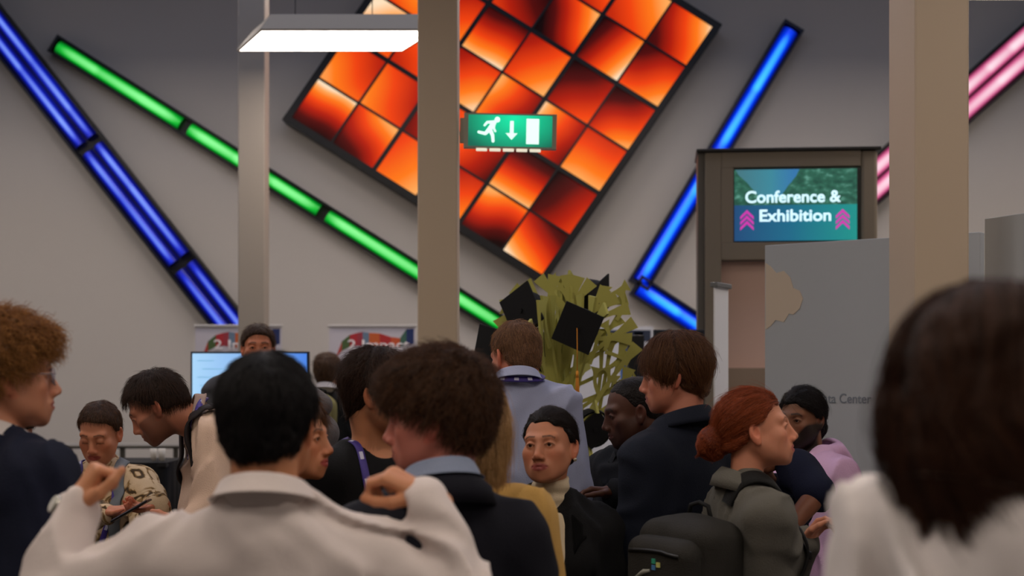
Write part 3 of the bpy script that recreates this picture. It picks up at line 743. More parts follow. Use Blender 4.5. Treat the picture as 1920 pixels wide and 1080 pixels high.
            c = [E-U-Wv, E-Wv, E, E-U]; q = np.stack([idx[k[:, 0], k[:, 1], k[:, 2]] for k in c], 1)
            fl = ins if ax_ != 1 else ~ins
            q[~fl] = q[~fl][:, ::-1]; Q.append(q)
        for a in range(3): quads(a)
        Fq = np.concatenate(Q); Fq = Fq[(Fq >= 0).all(1)]
        for _ in range(smooth):
            acc = np.zeros_like(V); ct = np.zeros(len(V))
            for a in range(4):
                i, j = Fq[:, a], Fq[:, (a+1) % 4]
                for q in range(3): acc[:, q] += np.bincount(i, V[j, q], len(V))+np.bincount(j, V[i, q], len(V))
                ct += np.bincount(i, minlength=len(V))+np.bincount(j, minlength=len(V))
            V = V*.5+.5*acc/np.maximum(ct, 1)[:, None]
        return V, Fq

def col_material(name, rough=.5, sss=.0, bump=.0, bscale=200, spec=.4):
    if name in _M: return _M[name]
    m = mat(name, (128, 128, 128), rough, bump=bump, bscale=bscale, spec=spec, sss=sss); nt = m.node_tree
    a = nt.nodes.new('ShaderNodeAttribute'); a.attribute_name = 'tone'; nt.links.new(a.outputs['Color'], nt.nodes['Principled BSDF'].inputs['Base Color'])
    return m
m_skin = col_material('skin', .52, sss=.12, bump=.04, bscale=260, spec=.35)
def set_tone(me, C):
    at = me.attributes.new('tone', 'FLOAT_COLOR', 'POINT'); C = np.concatenate([C, np.ones((len(C), 1))], 1).astype(np.float32); at.data.foreach_set('color', C.ravel())

def hair_mat(name, rgb, tip=None):
    if name in _M: return _M[name]
    m = bpy.data.materials.new(name); m.use_nodes = True; _M[name] = m; nt = m.node_tree; N, L = nt.nodes, nt.links; b = N['Principled BSDF']
    hi = N.new('ShaderNodeHairInfo'); mx = N.new('ShaderNodeMix'); mx.data_type = 'RGBA'
    c = np.array(s2l(rgb)); t = np.array(s2l(tip)) if tip else c*1.5
    mx.inputs[6].default_value = tuple(c*.75)+(1,); mx.inputs[7].default_value = tuple(t)+(1,)
    L.new(hi.outputs['Random'], mx.inputs[0]); L.new(mx.outputs[2], b.inputs['Base Color'])
    b.inputs['Roughness'].default_value = .5; b.inputs['Specular IOR Level'].default_value = .2
    return m

SK = lambda rgb: np.array(s2l(rgb))
# skull in head coordinates: origin at eye height, face towards -Y
CR_C, CR_R = A(0, .016, .034), A(.075, .096, .084)

def hairline(y, front=.07, temple=.035, nape=-.075):
    return np.interp(y, [-.11, -.075, -.05, -.028, -.008, .02, .04, .07, .13], [front+.01, front, temple+.02, temple, .012, .0, -.035, nape+.008, nape])

def person(label, head, yaw, hyaw=None, pitch=0, roll=0, lean=0, bend=0, s=1.0, hs=1.0, neck=.056, female=False, skin=(190, 130, 100), lips=(150, 76, 66),
           brow=(50, 34, 24), beard=None, eyes='open', hoff=(0, 0, 0), arms={}, shoulder=1.0, group=None, fine=.0032, iris=(60, 36, 20), chest=1.0, drop=.012):
    hyaw = yaw if hyaw is None else hyaw
    P = {}; Rb = rz(R_(yaw)); RL = rx(R_(lean)); RU = rx(R_(lean+bend))
    hw = W(*head)
    # torso curve: hips, then a lower and an upper trunk
    lo = lambda x, y, z: RL @ A(x, y, z)*s
    mid = lo(0, 0, .26)
    hc_rel = mid+RU @ A(0, -.015, .428)*s+A(*hoff)
    hz = hw[2]-hc_rel[2]; hip = A(0, 0, hz); root = A(*(hw-Rb @ (hip+hc_rel))); root[2] = 0
    T = lambda x, y, z: hip+(lo(x, y, z) if z <= .26 else mid+RU @ A(x, y, z-.26)*s)
    Hc = hip+hc_rel; Rh = rz(R_(hyaw-yaw)) @ rx(R_(pitch)) @ ry(R_(roll))
    G = lambda x, y, z: Hc+Rh @ A(x, y, z)*hs
    loc = lambda p: Rb.T @ (np.asarray(p, float)-root); dirl = lambda v: Rb.T @ unit(v)
    e = empty('person', root, R_(yaw)); tag(e, label, 'person', group=group)
    sw = .172*s*shoulder; P.update(e=e, T=T, G=G, Hc=Hc, Rh=Rh, hs=hs, s=s, hip=hip, RU=RU, RL=RL, loc=loc, dirl=dirl, sw=sw, female=female, neck=neck, chest=chest, drop=drop)
    # arms
    AR = {}
    for side, sx in (('L', 1), ('R', -1)):
        sh = T(sx*sw/s, .008, .475-drop); sp = arms.get(side, {})
        if 'shoulder' in sp: sh = loc(sp['shoulder'])
        el = loc(sp['elbow']) if 'elbow' in sp else sh+RL @ A(sx*.045, .02, -.29)*s if not lean else sh+A(sx*.04, -.03, -.29)*s
        wr = loc(sp['wrist']) if 'wrist' in sp else el+A(-sx*.015, -.06, -.245)*s
        dr = dirl(sp['dir']) if 'dir' in sp else unit(wr-el)
        n = dirl(sp['n']) if 'n' in sp else A(-sx, 0, 0); n = unit(n-dr*(n@dr)); t = np.cross(dr, n)*(-1 if side == 'L' else 1)
        AR[side] = dict(sh=sh, el=el, wr=wr, d=dr, n=n, t=t, curl=sp.get('curl', (25, 30, 20)), thumb=sp.get('thumb', .5), vis='wrist' in sp, spread=sp.get('spread', .0))
    P['arms'] = AR
    # grid: fine around the head and shown hands
    pts = [Hc, hip, T(0, 0, .5)]+[q[k] for q in AR.values() for k in ('sh', 'el', 'wr')]
    lo3 = np.min(pts, 0)-.16; hi3 = np.max(pts, 0)+.16; lo3[2] = .02; lo3[:2] = np.minimum(lo3[:2], hip[:2]-.2); hi3[:2] = np.maximum(hi3[:2], hip[:2]+.2)
    fn = [[(Hc[a]-.125*hs, Hc[a]+.125*hs, fine)] for a in range(3)]
    for q in AR.values():
        if q['vis']:
            c = q['wr']+q['d']*.085
            for a in range(3): fn[a].append((c[a]-.11, c[a]+.11, .0036))
    f = Field(*[axis(lo3[a], hi3[a], .013, fn[a]) for a in range(3)])
    # trunk
    f.ell(T(0, .01, .02), A(.16, .105, .13)*s, RL, .05); f.ell(T(0, 0, .18), A(.135, .095, .15)*s, RL, .06); f.ell(T(0, .0, .36), A(.15*chest, .1, .16)*s, RU, .06)
    for sx in (-1, 1): f.cap(T(0, .012, .466), T(sx*sw/s*.82, .012, .464-drop), .042*s, None, .05); f.cap(T(sx*.12, .015, .488-drop), T(sx*.03, .02, .535), .030*s, .030*s, .04)
    f.cap(T(0, .02, .52), G(0, .035, -.055), neck*s*1.04, neck*hs, .03)
    for sx in (-1, 1): # legs
        hp = T(sx*.085, .0, -.02); kn = A(sx*.1, -.01, max(.25, hip[2]*.52)); an = A(sx*.11, .02, .09)
        f.cap(hp, kn, .082*s, .055*s, .04); f.cap(kn, an, .054*s, .036*s, .03); f.cap(an, an+A(sx*.02, -.12, -.045), .034, .026, .02)
    for q in AR.values():
        f.cap(q['sh'], q['el'], .043*s, .036*s, .04); f.cap(q['el'], q['wr'], .040*s, .026*s, .025); hand(f, q, s if not female else s*.92)
    # head
    g = lambda *p: G(*p)
    E = lambda c, r, k=.02, op='u', R=None: f.ell(G(*c), A(*r)*hs, Rh if R is None else Rh @ R, k*hs, op)
    Cp = lambda a, b, ra, rb=None, k=.01, op='u': f.cap(G(*a), G(*b), ra*hs, None if rb is None else rb*hs, k*hs, op)
    jw = .041 if female else .050
    E(CR_C, CR_R, .03); E((0, -.030, -.024), (.060, .056, .078), .03); E((0, -.036, -.07), (jw, .046, .038), .03)
    Cp((0, -.072, -.097), (0, -.074, -.099), .0155 if female else .018, None, .022)
    for x in (-1, 1):
        Cp((x*(.050 if female else .054), .0, -.042), (x*.026, -.06, -.088), .016 if female else .018, .014 if female else .016, .03)
        E((x*.044, -.060, -.022), (.020, .018, .018), .026); E((x*.040, -.036, -.052), (.020, .030, .032), .03)
        Cp((x*.012, -.083, .021), (x*.044, -.070, .024), .009 if female else .0115, .010, .018)
        E((x*.031, -.094, .002), (.018, .016, .012), .014, 's')
    Cp((0, -.085, .014), (0, -.1065, -.030), .0072, .0095, .013); E((0, -.108, -.035), (.0105, .0095, .009), .009); Cp((0, -.074, .016), (0, -.088, -.030), .0125, .0135, .010)
    for x in (-1, 1): E((x*.0125, -.100, -.040), (.0085, .010, .0075), .006); Cp((x*.0065, -.106, -.047), (x*.0068, -.101, -.045), .0035, None, .003, 's')
    E((0, -.085, -.066), (.027, .013, .021), .018)
    for x in (-1, 1):
        Cp((x*.0035, -.0965, -.0620), (x*.022, -.087, -.0665), .0048, .0026, .006)
        Cp((0, -.0955, -.0732), (x*.017, -.089, -.0712), .0058, .0036, .006)
    Cp((-.024, -.0915, -.0672), (.024, -.0915, -.0672), .0014, None, .003, 's'); Cp((-.012, -.0995, -.0672), (.012, -.0995, -.0672), .002, None, .003, 's')
    for x in (-1, 1):
        if eyes != 'none':
            E((x*.031, -.0740, .002), (.0135, .0135, .0135), .006)
            if eyes == 'open':
                E((x*.0305, -.0900, .0018), (.0130, .009, .0056 if female else .0048), .002, 's')
                Cp((x*.017, -.083, .001), (x*.031, -.0875, .0078), .003, None, .004); Cp((x*.031, -.0875, .0078), (x*.045, -.079, .001), .003, None, .004)
            else:
                E((x*.031, -.077, .001), (.0145, .0138, .0135), .004)
    for x in (-1, 1):      # ears
        Re = rz(x*R_(-24)) @ rx(R_(-10))
        E((x*.0795, .012, -.008), (.0085, .0175, .031), .008, 'u', Re); E((x*.0835, .008, -.002), (.006, .010, .017), .005, 's', Re)
        E((x*.078, .006, -.034), (.0065, .009, .010), .006, 'u', Re)
    V, Q = f.surface(1)
    body = mesh_np('body', V, Q, m_skin, e)
    h = ((V-Hc) @ Rh)/hs; x, y, z = h.T; ax = np.abs(x); C = np.tile(SK(skin), (len(V), 1))
    def blend(mask, col, C): m_ = np.clip(mask, 0, 1)[:, None]; return C*(1-m_)+col*m_
    C = blend(.35*np.exp(-((ax-.045)**2+(z+.03)**2)/.0004)*(y < -.03), SK(skin)*A(1.15, .75, .7), C)
    C = blend(.3*np.exp(-(ax**2+(z+.036)**2)/.0003)*(y < -.09), SK(skin)*A(1.15, .75, .7), C)
    C = blend(.4*(ax > .074)*(np.abs(z) < .06), SK(skin)*A(1.2, .7, .62), C)
    if beard is not None:
        bl = SK(beard[0]); jaw = np.clip((-.047-z+np.clip((ax-.030)*1.1, 0, .09))/.014, 0, 1)*(y < .03)*(z > -.16)*(z < .0)*np.clip((-z-.0)/.02, 0, 1)*np.clip((.03-y)/.02, 0, 1)
        C = blend(jaw*beard[1], bl, C)
    C = blend(np.clip(1.25-np.sqrt((x/.0245)**2+((z+.067)/.0105)**2)*1.0, 0, .25)*4*(y < -.08), SK(lips), C)
    bz = .026+.10*(ax-.012)-2.2*np.clip(ax-.034, 0, 1)**1.3; C = blend(np.clip(1.6-np.abs(z-bz)/(.0022 if female else .0034), 0, 1)*(ax > .012)*(ax < .050)*(y < -.04)*.85, SK(brow), C)
    lz = np.where(eyes == 'open', .0055, -.006) if True else 0
    C = blend(np.clip(1.5-np.abs(z-lz+22*(ax-.031)**2)/.0017, 0, 1)*(np.abs(ax-.031) < .015)*(y < -.07)*.8, SK(brow)*.5, C)
    set_tone(body.data, C)
    if eyes == 'open':
        me_ = []
        for x_ in (-1, 1):
            b = MB(); r = .0128*hs; bmesh.ops.create_uvsphere(b.bm, u_segments=20, v_segments=12, radius=r, matrix=Matrix.Rotation(math.pi/2, 4, 'X'))
            for fc in b.bm.faces:
                c = fc.calc_center_median(); fc.smooth = True; q = math.hypot(c.x, c.z)/r
                fc.material_index = 0 if c.y > 0 or q > .48 else (2 if q < .2 else 1)
            ob = b.build('eye', [mat('eye_white', (205, 190, 180), .25), mat('iris_%d_%d' % iris[:2], iris, .25), mat('pupil', (6, 5, 5), .2)], e)
            ob.matrix_local = Matrix.Translation(Vector([float(q) for q in G(x_*.031, -.0738, .002)])) @ Matrix(Rh.tolist()).to_4x4()
    P['body'] = f
    return P

def hand(f, q, s=1.0):
    w, d, n, t = q['wr'], q['d'], q['n'], q['t']; s = s*.96
    p = lambda a, b, c=0: w+(d*a+t*b+n*c)*s
    f.cap(p(-.03, 0), p(.018, 0), .026*s, .024*s, .014)
    for b in (.022, .008, -.008, -.022): f.cap(p(.012, b*.6), p(.086-abs(b+.0)*.15, b*1.15), .0145*s, .0112*s, .012)
    f.cap(p(.02, .012, .008), p(.06, .012, .006), .014*s, .011*s, .012)
    L_ = (.070, .078, .073, .056); c1, c2, c3 = [R_(v) for v in q['curl']]
    for i, (b, L) in enumerate(zip((.027, .0095, -.0095, -.027), L_)):
        a = p(.086-(.003, 0, .003, .010)[i], b); an = 0.; sd = (1.5-i)*(.06+q['spread'])
        for j, (fr, cu) in enumerate(zip((.46, .30, .24), (c1+.06*(i-1), c2, c3))):
            an += cu; dd = unit(d*math.cos(an)+n*math.sin(an)+t*sd*math.cos(an)); b2 = a+dd*L*fr*s
            f.cap(a, b2, (.0092, .0084, .0078)[j]*s, (.0085, .0078, .0068)[j]*s, .0035 if j == 0 else .003); a = b2
    k = q['thumb']; a = p(.018, .022, .006)
    dirs = [unit(d*.62+t*(.75-.35*k)+n*.45*k), unit(d*.8+t*(.45-.5*k)+n*.45*k), unit(d*.9+t*(.2-.5*k)+n*.4*k)]
    for dd, L, r0, r1 in zip(dirs, (.044, .033, .027), (.015, .0112, .0098), (.012, .0098, .0082)): b2 = a+dd*L*s; f.cap(a, b2, r0*s, r1*s, .006); a = b2

# ---------------------------------------------------------------- clothes
def garment(P, name, m, off=.014, sleeve='long', hem=-.1, neck='crew', fold=.008, loose=1.0, seed=0, step=.010, short_at=.62, tone=None, flare=0, cuff=None):
    T, s, RU, RL, sw = P['T'], P['s'], P['RU'], P['RL'], P['sw']; AR = P['arms']
    pts = [P['hip'], T(0, 0, .6)]+[q[k] for q in AR.values() for k in ('sh', 'el', 'wr')]
    lo = np.min(pts, 0)-.17; hi = np.max(pts, 0)+.17; lo[:2] = np.minimum(lo[:2], P['hip'][:2]-.24); hi[:2] = np.maximum(hi[:2], P['hip'][:2]+.24); lo[2] = min(lo[2], P['hip'][2]-.3)
    f = Field(*[axis(lo[a], hi[a], step) for a in range(3)]); o = off
    ch = P['chest']
    f.ell(T(0, .01, .0), A(.165, .112, .17)*s+o+flare, RL, .06); f.ell(T(0, 0, .18), A(.145, .103, .16)*s+o, RL, .08); f.ell(T(0, 0, .35), A(.155*ch, .106, .165)*s+o, RU, .08)
    if P['female']: [f.ell(T(sx*.065, -.075, .335), A(.058, .055, .058)*s+o*.5, RU, .04) for sx in (-1, 1)]
    dp = P['drop']
    for sx in (-1, 1): f.cap(T(0, .012, .464), T(sx*sw/s*.85, .012, .466-dp), .055*s+o*.7, None, .06); f.cap(T(sx*.125, .015, .483-dp), T(sx*.04, .022, .535), .046*s+o*.5, .036*s+o*.5, .05)
    for sd, q in AR.items():
        sh, el, wr = q['sh'], q['el'], q['wr']
        if sleeve == 'long': end = wr-unit(wr-el)*.012; f.cap(sh, el, .056*s+o*loose, .046*s+o*loose, .045); f.cap(el, end, .046*s+o*loose, .030*s+o*.75, .02)
        elif sleeve == 'short': f.cap(sh, sh+(el-sh)*short_at*1.0, .056*s+o, .048*s+o*1.2, .045)
    hz = P['hip'][2]; sd_ = seed*7.3
    f.carve(lambda X, Y, Z: (P['hip'][2]+hem*s-Z), .01)
    def folds(X, Y, Z):
        wx = noise3(X*5+sd_, Y*5, Z*5+sd_)*1.1
        a = 1-np.abs(noise3(X*9+wx*1.8+sd_, Y*9+wx, Z*5.0+X*4+wx*1.5))*2.2
        a = np.maximum(a, -.15)
        b = noise3(X*19+sd_, Y*19+wx*2, Z*13+3+wx*2)
        return -(fold*(a-.3)*1.5+fold*.45*b)
    f.bump(folds)
    NB = T(0, .022, .50); NT = T(0, -.01, .66); nr = P['neck']*s
    if neck == 'crew': f.cap(NB+(NT-NB)*.18, NT, nr+.010, nr+.03, .012, 's'); f.ell(T(0, -.07, .545), A(.058, .055, .045)*s, RU, .012, 's')
    elif neck == 'open': f.cap(T(0, .022, .48), T(0, .024, .53), nr+.010, nr+.006, .03); f.ell(T(0, -.085, .55), A(.062, .06, .05)*s, RU, .012, 's'); f.cap(T(0, -.10, .55), T(0, -.15, .40), .05*s, .012, .012, 's')
    elif neck == 'v': f.cap(T(0, .022, .48), T(0, .024, .53), nr+.010, nr+.006, .03); f.ell(T(0, -.085, .55), A(.064, .06, .05)*s, RU, .012, 's'); f.cap(T(0, -.10, .56), T(0, -.17, .25), .052*s, .012, .012, 's')
    else: f.cap(T(0, .022, .48), T(0, .018, .532), nr+.012, nr+.008, .03); f.cap(T(0, .016, .60), NT, nr+.01, nr+.01, .01, 's')
    V, Q = f.surface(1); ob = mesh_np(name, V, Q, m, P['e']); P['cloth'] = f
    if tone is not None: set_tone(ob.data, tone(V))
    return ob

def collar(P, m, h=.042, open_=14, dr=.008, fold=.022, name='collar', z0=.512, thick=.0, tilt=.055, wide=0.):
    """a folded shirt or jacket collar round the neck"""
    T, s = P['T'], P['s']; r0 = P['neck']+dr; vs, fs = [], []; n = 44
    prof = [(.0, -.012), (.0, h*.5), (.001, h), (.005, h+.003), (.010+thick, h-.001), (.013+thick+fold*.45, h*.45-fold*.1), (.016+thick+fold*.62, h-fold*1.35), (.010+fold*.55, h-fold*1.35-.001), (.006, h*.4), (.004, -.012)]
    for i in range(n+1):
        ph = R_(open_+(360-2*open_)*i/n); cf = math.cos(ph)
        for r, z in prof:
            R = r0+r+wide; fz = z
            vs.append(T(R*math.sin(ph)*1.02, .022-R*cf*1.06-tilt*.35*max(0, cf)**2, z0+.018-tilt*.5*cf-tilt*.35*max(0, cf)**3+fz))
    k = len(prof)
    for i in range(n):
        for j in range(k): a = i*k+j; b = i*k+(j+1) % k; fs.append((a, b, b+k, a+k))
    o = mesh_np(name, vs, fs, m, P['e'])
    return o

def lapels(P, m):
    """notched front lapels laid on the jacket"""
    T, f = P['T'], P['cloth']
    for sx in (-1, 1):
        pts = [(sx*.062, .53), (sx*.10, .49), (sx*.092, .455), (sx*.112, .45), (sx*.03, .24), (sx*.012, .24), (sx*.05, .42)]
        c = [T(x, -.16, z) for x, z in pts]; c = f.drop(c, .004); mid = f.drop([c.mean(0)], .007)[0]
        vs = list(c)+[mid]; fs = [(i, (i+1) % 7, 7, 7) for i in range(7)]
        b = MB(); V = [b.bm.verts.new(tuple(v)) for v in vs]
        for i in range(7): b.bm.faces.new((V[i], V[(i+1) % 7], V[7]))
        bmesh.ops.solidify(b.bm, geom=b.bm.faces[:], thickness=.005); b.build('lapel', m, P['e'])

def ribbon(f, ctrl, width, thick, off, m, name, parent, marks=None, post=None, nseg=60, smooth_it=2):
    """a flat band that follows the surface of a field through local points"""
    c = np.array(ctrl, float); n = len(c); t = np.linspace(0, n-1, nseg); P_ = []
    for u in t:
        i = min(int(u), n-2); q = u-i; p0, p1, p2, p3 = c[max(i-1, 0)], c[i], c[i+1], c[min(i+2, n-1)]
        P_.append(.5*((2*p1)+(p2-p0)*q+(2*p0-5*p1+4*p2-p3)*q*q+(3*p1-p0-3*p2+p3)*q**3))
    P_ = np.array(P_)
    if f is not None: P_ = f.drop(P_, off)
    if post is not None: P_ = post(P_)
    for _ in range(smooth_it): P_[1:-1] = (P_[:-2]+2*P_[1:-1]+P_[2:])/4
    N_ = f.grad(P_) if f is not None else np.tile(A(0, -1, 0), (nseg, 1))
    for _ in range(3): N_[1:-1] = (N_[:-2]+N_[1:-1]+N_[2:])/3
    vs, fs = [], []
    for i in range(nseg):
        tg = unit(P_[min(i+1, nseg-1)]-P_[max(i-1, 0)]); nn = unit(N_[i]-tg*(N_[i]@tg)); w = np.cross(tg, nn)*width/2
        for a, b in ((-1, 0), (-.9, 1), (.9, 1), (1, 0)): vs.append(P_[i]+w*a+nn*thick*b)
    for i in range(nseg-1):
        for j in range(4): a = i*4+j; b = i*4+(j+1) % 4; fs.append((a, b, b+4, a+4))
    fs += [(0, 1, 2, 3), tuple(range((nseg-1)*4+3, (nseg-1)*4-1, -1))]
    o = mesh_np(name, vs, fs, m, parent, smooth=False)
    if marks:
        mv, mf = [], []
        for i in range(3, nseg-3, 6):
            k = len(mv)
            for ii in (i, i+1, i+2):
                tg = unit(P_[ii+1]-P_[ii-1]); nn = unit(N_[ii]-tg*(N_[ii]@tg)); w = np.cross(tg, nn)*width/2
                mv += [P_[ii]-w*.5+nn*(thick+.0006), P_[ii]+w*.5+nn*(thick+.0006)]
            mf += [(k, k+1, k+3, k+2), (k+2, k+3, k+5, k+4)]
        mesh_np('printed_mark', mv, mf, marks, o, smooth=False)
    return o

m_lan = mat('lanyard_purple', (62, 48, 130), .6); m_lanw = mat('lanyard_print', (190, 190, 215), .6)
def lanyard(P, back=True, front=True, badge=False):
    T, f = P['T'], P['cloth']; r = .075
    c = [T(-.03, -.17, .20), T(-.075, -.15, .36), T(-.078, -.06, .52), T(-.06, .05, .555), T(0, .085, .56), T(.06, .05, .555), T(.078, -.06, .52), T(.075, -.15, .36), T(.03, -.17, .20)]
    a0, a1 = T(0, .022, .45), T(0, .012, .60)
    def post(Q):
        Q = np.array(Q); u = unit(a1-a0); h = (Q-a0) @ u; ax_ = a0+np.outer(h, u); d = Q-ax_; r_ = np.linalg.norm(d, axis=1, keepdims=True); R0 = np.where(h > .04, P['neck']+.036, 0)[:, None]
        return ax_+d/np.maximum(r_, 1e-4)*np.maximum(r_, R0)
    o = ribbon(f, c, .022, .002, .004, m_lan, 'lanyard', P['e'], m_lanw, post=post if back else None, nseg=90)
    if badge:
        q = f.drop([T(0, -.2, .14)], .008)[0]; MB().box(-.045, .045, -.003, 0, -.065, .065, bev=.002).build('badge', mat('badge_white', (205, 205, 210), .5), P['e'], q)
    return o

def trousers(P, m, shoe_m=None, skirt=False):
    T, s, hip = P['T'], P['s'], P['hip']
    f = Field(axis(-.32, .32, .014), axis(-.32, .32, .014), axis(.03, hip[2]+.2, .016))
    f.ell(T(0, .01, .0), A(.168, .118, .14)*s, P['RL'], .05)
    for sx in (-1, 1):
        hp = T(sx*.085, 0, -.03); kn = A(sx*.1, -.01, max(.25, hip[2]*.52)); an = A(sx*.11, .02, .075)
        f.cap(hp, kn, .095*s, .07*s, .04); f.cap(kn, an, .07*s, .058*s, .03)
    f.bump(lambda X, Y, Z: -.005*(1-np.abs(noise3(X*9, Y*9, Z*6))*2))
    V, Q = f.surface(1); mesh_np('trousers', V, Q, m, P['e'])
    for sx in (-1, 1):
        g = Field(axis(sx*.12-.09, sx*.12+.09, .007), axis(-.24, .12, .008), axis(-.01, .14, .007)); c = sx*.115
        g.cap((c, .05, .035), (c+sx*.02, -.15, .03), .038, .036, .02); g.cap((c, .05, .05), (c, .02, .09), .036, .034, .03); g.cap((c, -.02, .045), (c+sx*.012, -.09, .036), .038, .036, .02)
        g.carve(lambda X, Y, Z: .002-Z, .004); V, Q = g.surface(1); mesh_np('shoe', V, Q, shoe_m or mat('shoe_black', (20, 18, 18), .4), P['e'])

# ---------------------------------------------------------------- hair
def hair(P, style, rgb, tip=None, n=1400, cover=0, length=.04, thick=.010, front=.07, temple=.035, nape=-.075, curl=.0, lift=.5, seed=0, part=0, cap_step=.006, rad=.00045, bun=None, long_to=None, jitter=.25, fringe=0, lshift=0.):
    r = np.random.default_rng(100+seed); Hc, Rh, hs = P['Hc'], P['Rh'], P['hs']; key = '_'.join(str(v) for v in rgb)
    mc = mat('hair_mass_'+key, tuple(int(v*.8) for v in rgb), .6, bump=.6, bscale=130, var=.3, vscale=50, spec=.2); ms = hair_mat('hair_strand_'+key, rgb, tip)
    ext = .16+(.1 if bun else 0); zl = -.14
    if long_to: zl = -long_to-.05
    f = Field(axis(-ext, ext, cap_step), axis(-ext, ext+.04, cap_step), axis(zl, ext, cap_step)); t = thick
    f.ell(CR_C, CR_R+t, None, .01); f.ell((0, .050, -.028), A(.058, .056, .058)+t*.8, None, .03)
    if style in ('medium', 'curly'):
        f.ell((0, .02, .045), A(.078, .098, .085)+t*1.1, None, .02)
        if style == 'curly' and fringe: f.ell((0, -.060, .085), (.062, .045, .035), None, .03)
    hl = lambda X, Y, Z: (hairline(Y, front, temple, nape)+.25*np.maximum(0, np.abs(X)-.06)*0-Z)*.8
    if style == 'medium': hl = lambda X, Y, Z: (np.interp(Y, [-.11, -.06, -.04, -.01, .02, .05, .13], [front+.01, front-.01, temple-.01, -.03, -.035, -.07, nape])-Z)*.8
    f.carve(hl, .012)
    amp = min(thick*(.12 if style == 'slick' else .45), {'curly': .009, 'short': .004, 'medium': .005}.get(style, .003))
    if bun: f.ell(bun[0], A(*bun[1]), None, .012); f.bump(lambda X, Y, Z: -.006*noise3(X*50, Y*50, Z*50))
    if long_to:       # the mass falls behind and beside the neck
        f.ell((0, .05, -.06), (.078, .062, .11), None, .04)
        for sx in (-1, 1): f.cap((sx*.042, .04, -.02), (sx*.052, .045-lshift, -long_to*.78), .040, .030, .05)
        f.cap((0, .06, -.03), (0, .06-lshift, -long_to*.8), .050, .035, .05)
        f.carve(lambda X, Y, Z: np.where(Z < .03, -.035-Y-.35*np.maximum(0, np.abs(X)-.05)-lshift*1.5*np.clip(-Z-.1, 0, 1)/long_to, -1.)*.8, .01)
    f.bump(lambda X, Y, Z: -amp*(1-2*np.abs(noise3(X*38+seed, Y*38, Z*38)))-amp*.6*noise3(X*75, Y*75+seed, Z*75))
    V, Q = f.surface(1); L = Hc+(V*hs) @ Rh.T
    o = mesh_np('hair', L, Q, mc, P['e'])
    # strands start on the mass and follow the style
    okv = np.nonzero(P['body'].sample(L) > .002)[0]; k = okv[r.integers(0, len(okv), n)]; p = V[k]+r.normal(0, .002, (n, 3)); ns = 10
    nrm = f.grad(p); C0 = A(part*.03, .045, .118)
    ln = length*(.6+.8*r.random(n)); cp = [p]; ns = 18 if long_to else ns; ph = r.random((n, 1))*6.28; wv = r.normal(0, 1, (n, 3))
    for i in range(ns-1):
        q = cp[-1]
        if long_to: nn = f.grad(q)
        elif not long_to: nn = (q-CR_C)/CR_R**2; nn /= np.linalg.norm(nn, axis=1, keepdims=True)
        if style == 'slick' or bun:
            tgt = A(*(bun[0] if bun else (0, .11, -.02))); d = tgt-q; dd = np.linalg.norm(d, axis=1, keepdims=True); d = d/np.maximum(dd, .02)
            swirl = np.cross(nn, d); d = d*np.clip(dd/.05-.3, 0, 1)+swirl*np.clip(1.3-dd/.05, 0, 1)
        elif style in ('medium',):
            d = np.stack([np.sign(q[:, 0]-part*.03)*.55, -.35+0*q[:, 1]+np.where(q[:, 1] > .02, .8, 0), -1.*np.ones(n)], 1)
        elif long_to or style == 'long':
            d = np.stack([np.where(q[:, 2] > .02, np.sign(q[:, 0]-part*.03)*.8, 0), np.where(q[:, 2] > .0, .5, -lshift*4), -1.2*np.ones(n)], 1)
        else:
            d = q-C0; d[:, 2] -= .05
            if fringe: d[:, 1] -= .05*fringe
        d = d-nn*np.sum(d*nn, 1, keepdims=True); d /= np.maximum(1e-6, np.linalg.norm(d, axis=1, keepdims=True))
        lf = lift*(1-i/ns) if style != 'curly' else lift*.7
        cv = curl*np.stack([np.cos(ph[:, 0]+i*1.3), np.sin(ph[:, 0]+i*1.3), np.cos(ph[:, 0]*2+i*1.1)], 1)
        st = d+nn*lf+cv+wv*jitter; st /= np.linalg.norm(st, axis=1, keepdims=True); q2 = q+st*(ln/ns)[:, None]
        sd = f.sample(q2); q2 = q2+f.grad(q2)*np.clip(-sd+.0005, 0, .02)[:, None] if i % 2 == 0 else q2
        cp.append(q2)
    Pn = np.stack(cp, 1).reshape(-1, 3); Pn = Hc+(Pn*hs) @ Rh.T
    hc = bpy.data.hair_curves.new('hair_strands'); hc.add_curves([ns]*n); hc.position_data.foreach_set('vector', Pn.astype(np.float32).ravel())
    ra = hc.attributes.new('radius', 'FLOAT', 'POINT') if 'radius' not in hc.attributes else hc.attributes['radius']
    ra.data.foreach_set('value', (np.tile(np.linspace(1, .35, ns), n)*rad*hs).astype(np.float32))
    hc.materials.append(ms); ob = bpy.data.objects.new('hair_strands', hc); COL.objects.link(ob); ob.parent = o; ob['kind'] = 'stuff'
    P['hair'] = f
    return o
def rbox(f, c, hb, r, R=None, k=.015, op='u'):
    c = np.asarray(c, float); w = f._win(c, float(np.linalg.norm(hb))+.04)
    if w is None: return f
    sl, X, Y, Z = w; x, y, z = X-c[0], Y-c[1], Z-c[2]
    if R is not None: x, y, z = (x*R[0, 0]+y*R[1, 0]+z*R[2, 0], x*R[0, 1]+y*R[1, 1]+z*R[2, 1], x*R[0, 2]+y*R[1, 2]+z*R[2, 2])
    qx, qy, qz = np.abs(x)-hb[0]+r, np.abs(y)-hb[1]+r, np.abs(z)-hb[2]+r
    d = np.sqrt(np.maximum(qx, 0)**2+np.maximum(qy, 0)**2+np.maximum(qz, 0)**2)+np.minimum(np.maximum(qx, np.maximum(qy, qz)), 0)-r
    f._mix(sl, d, k, op); return f

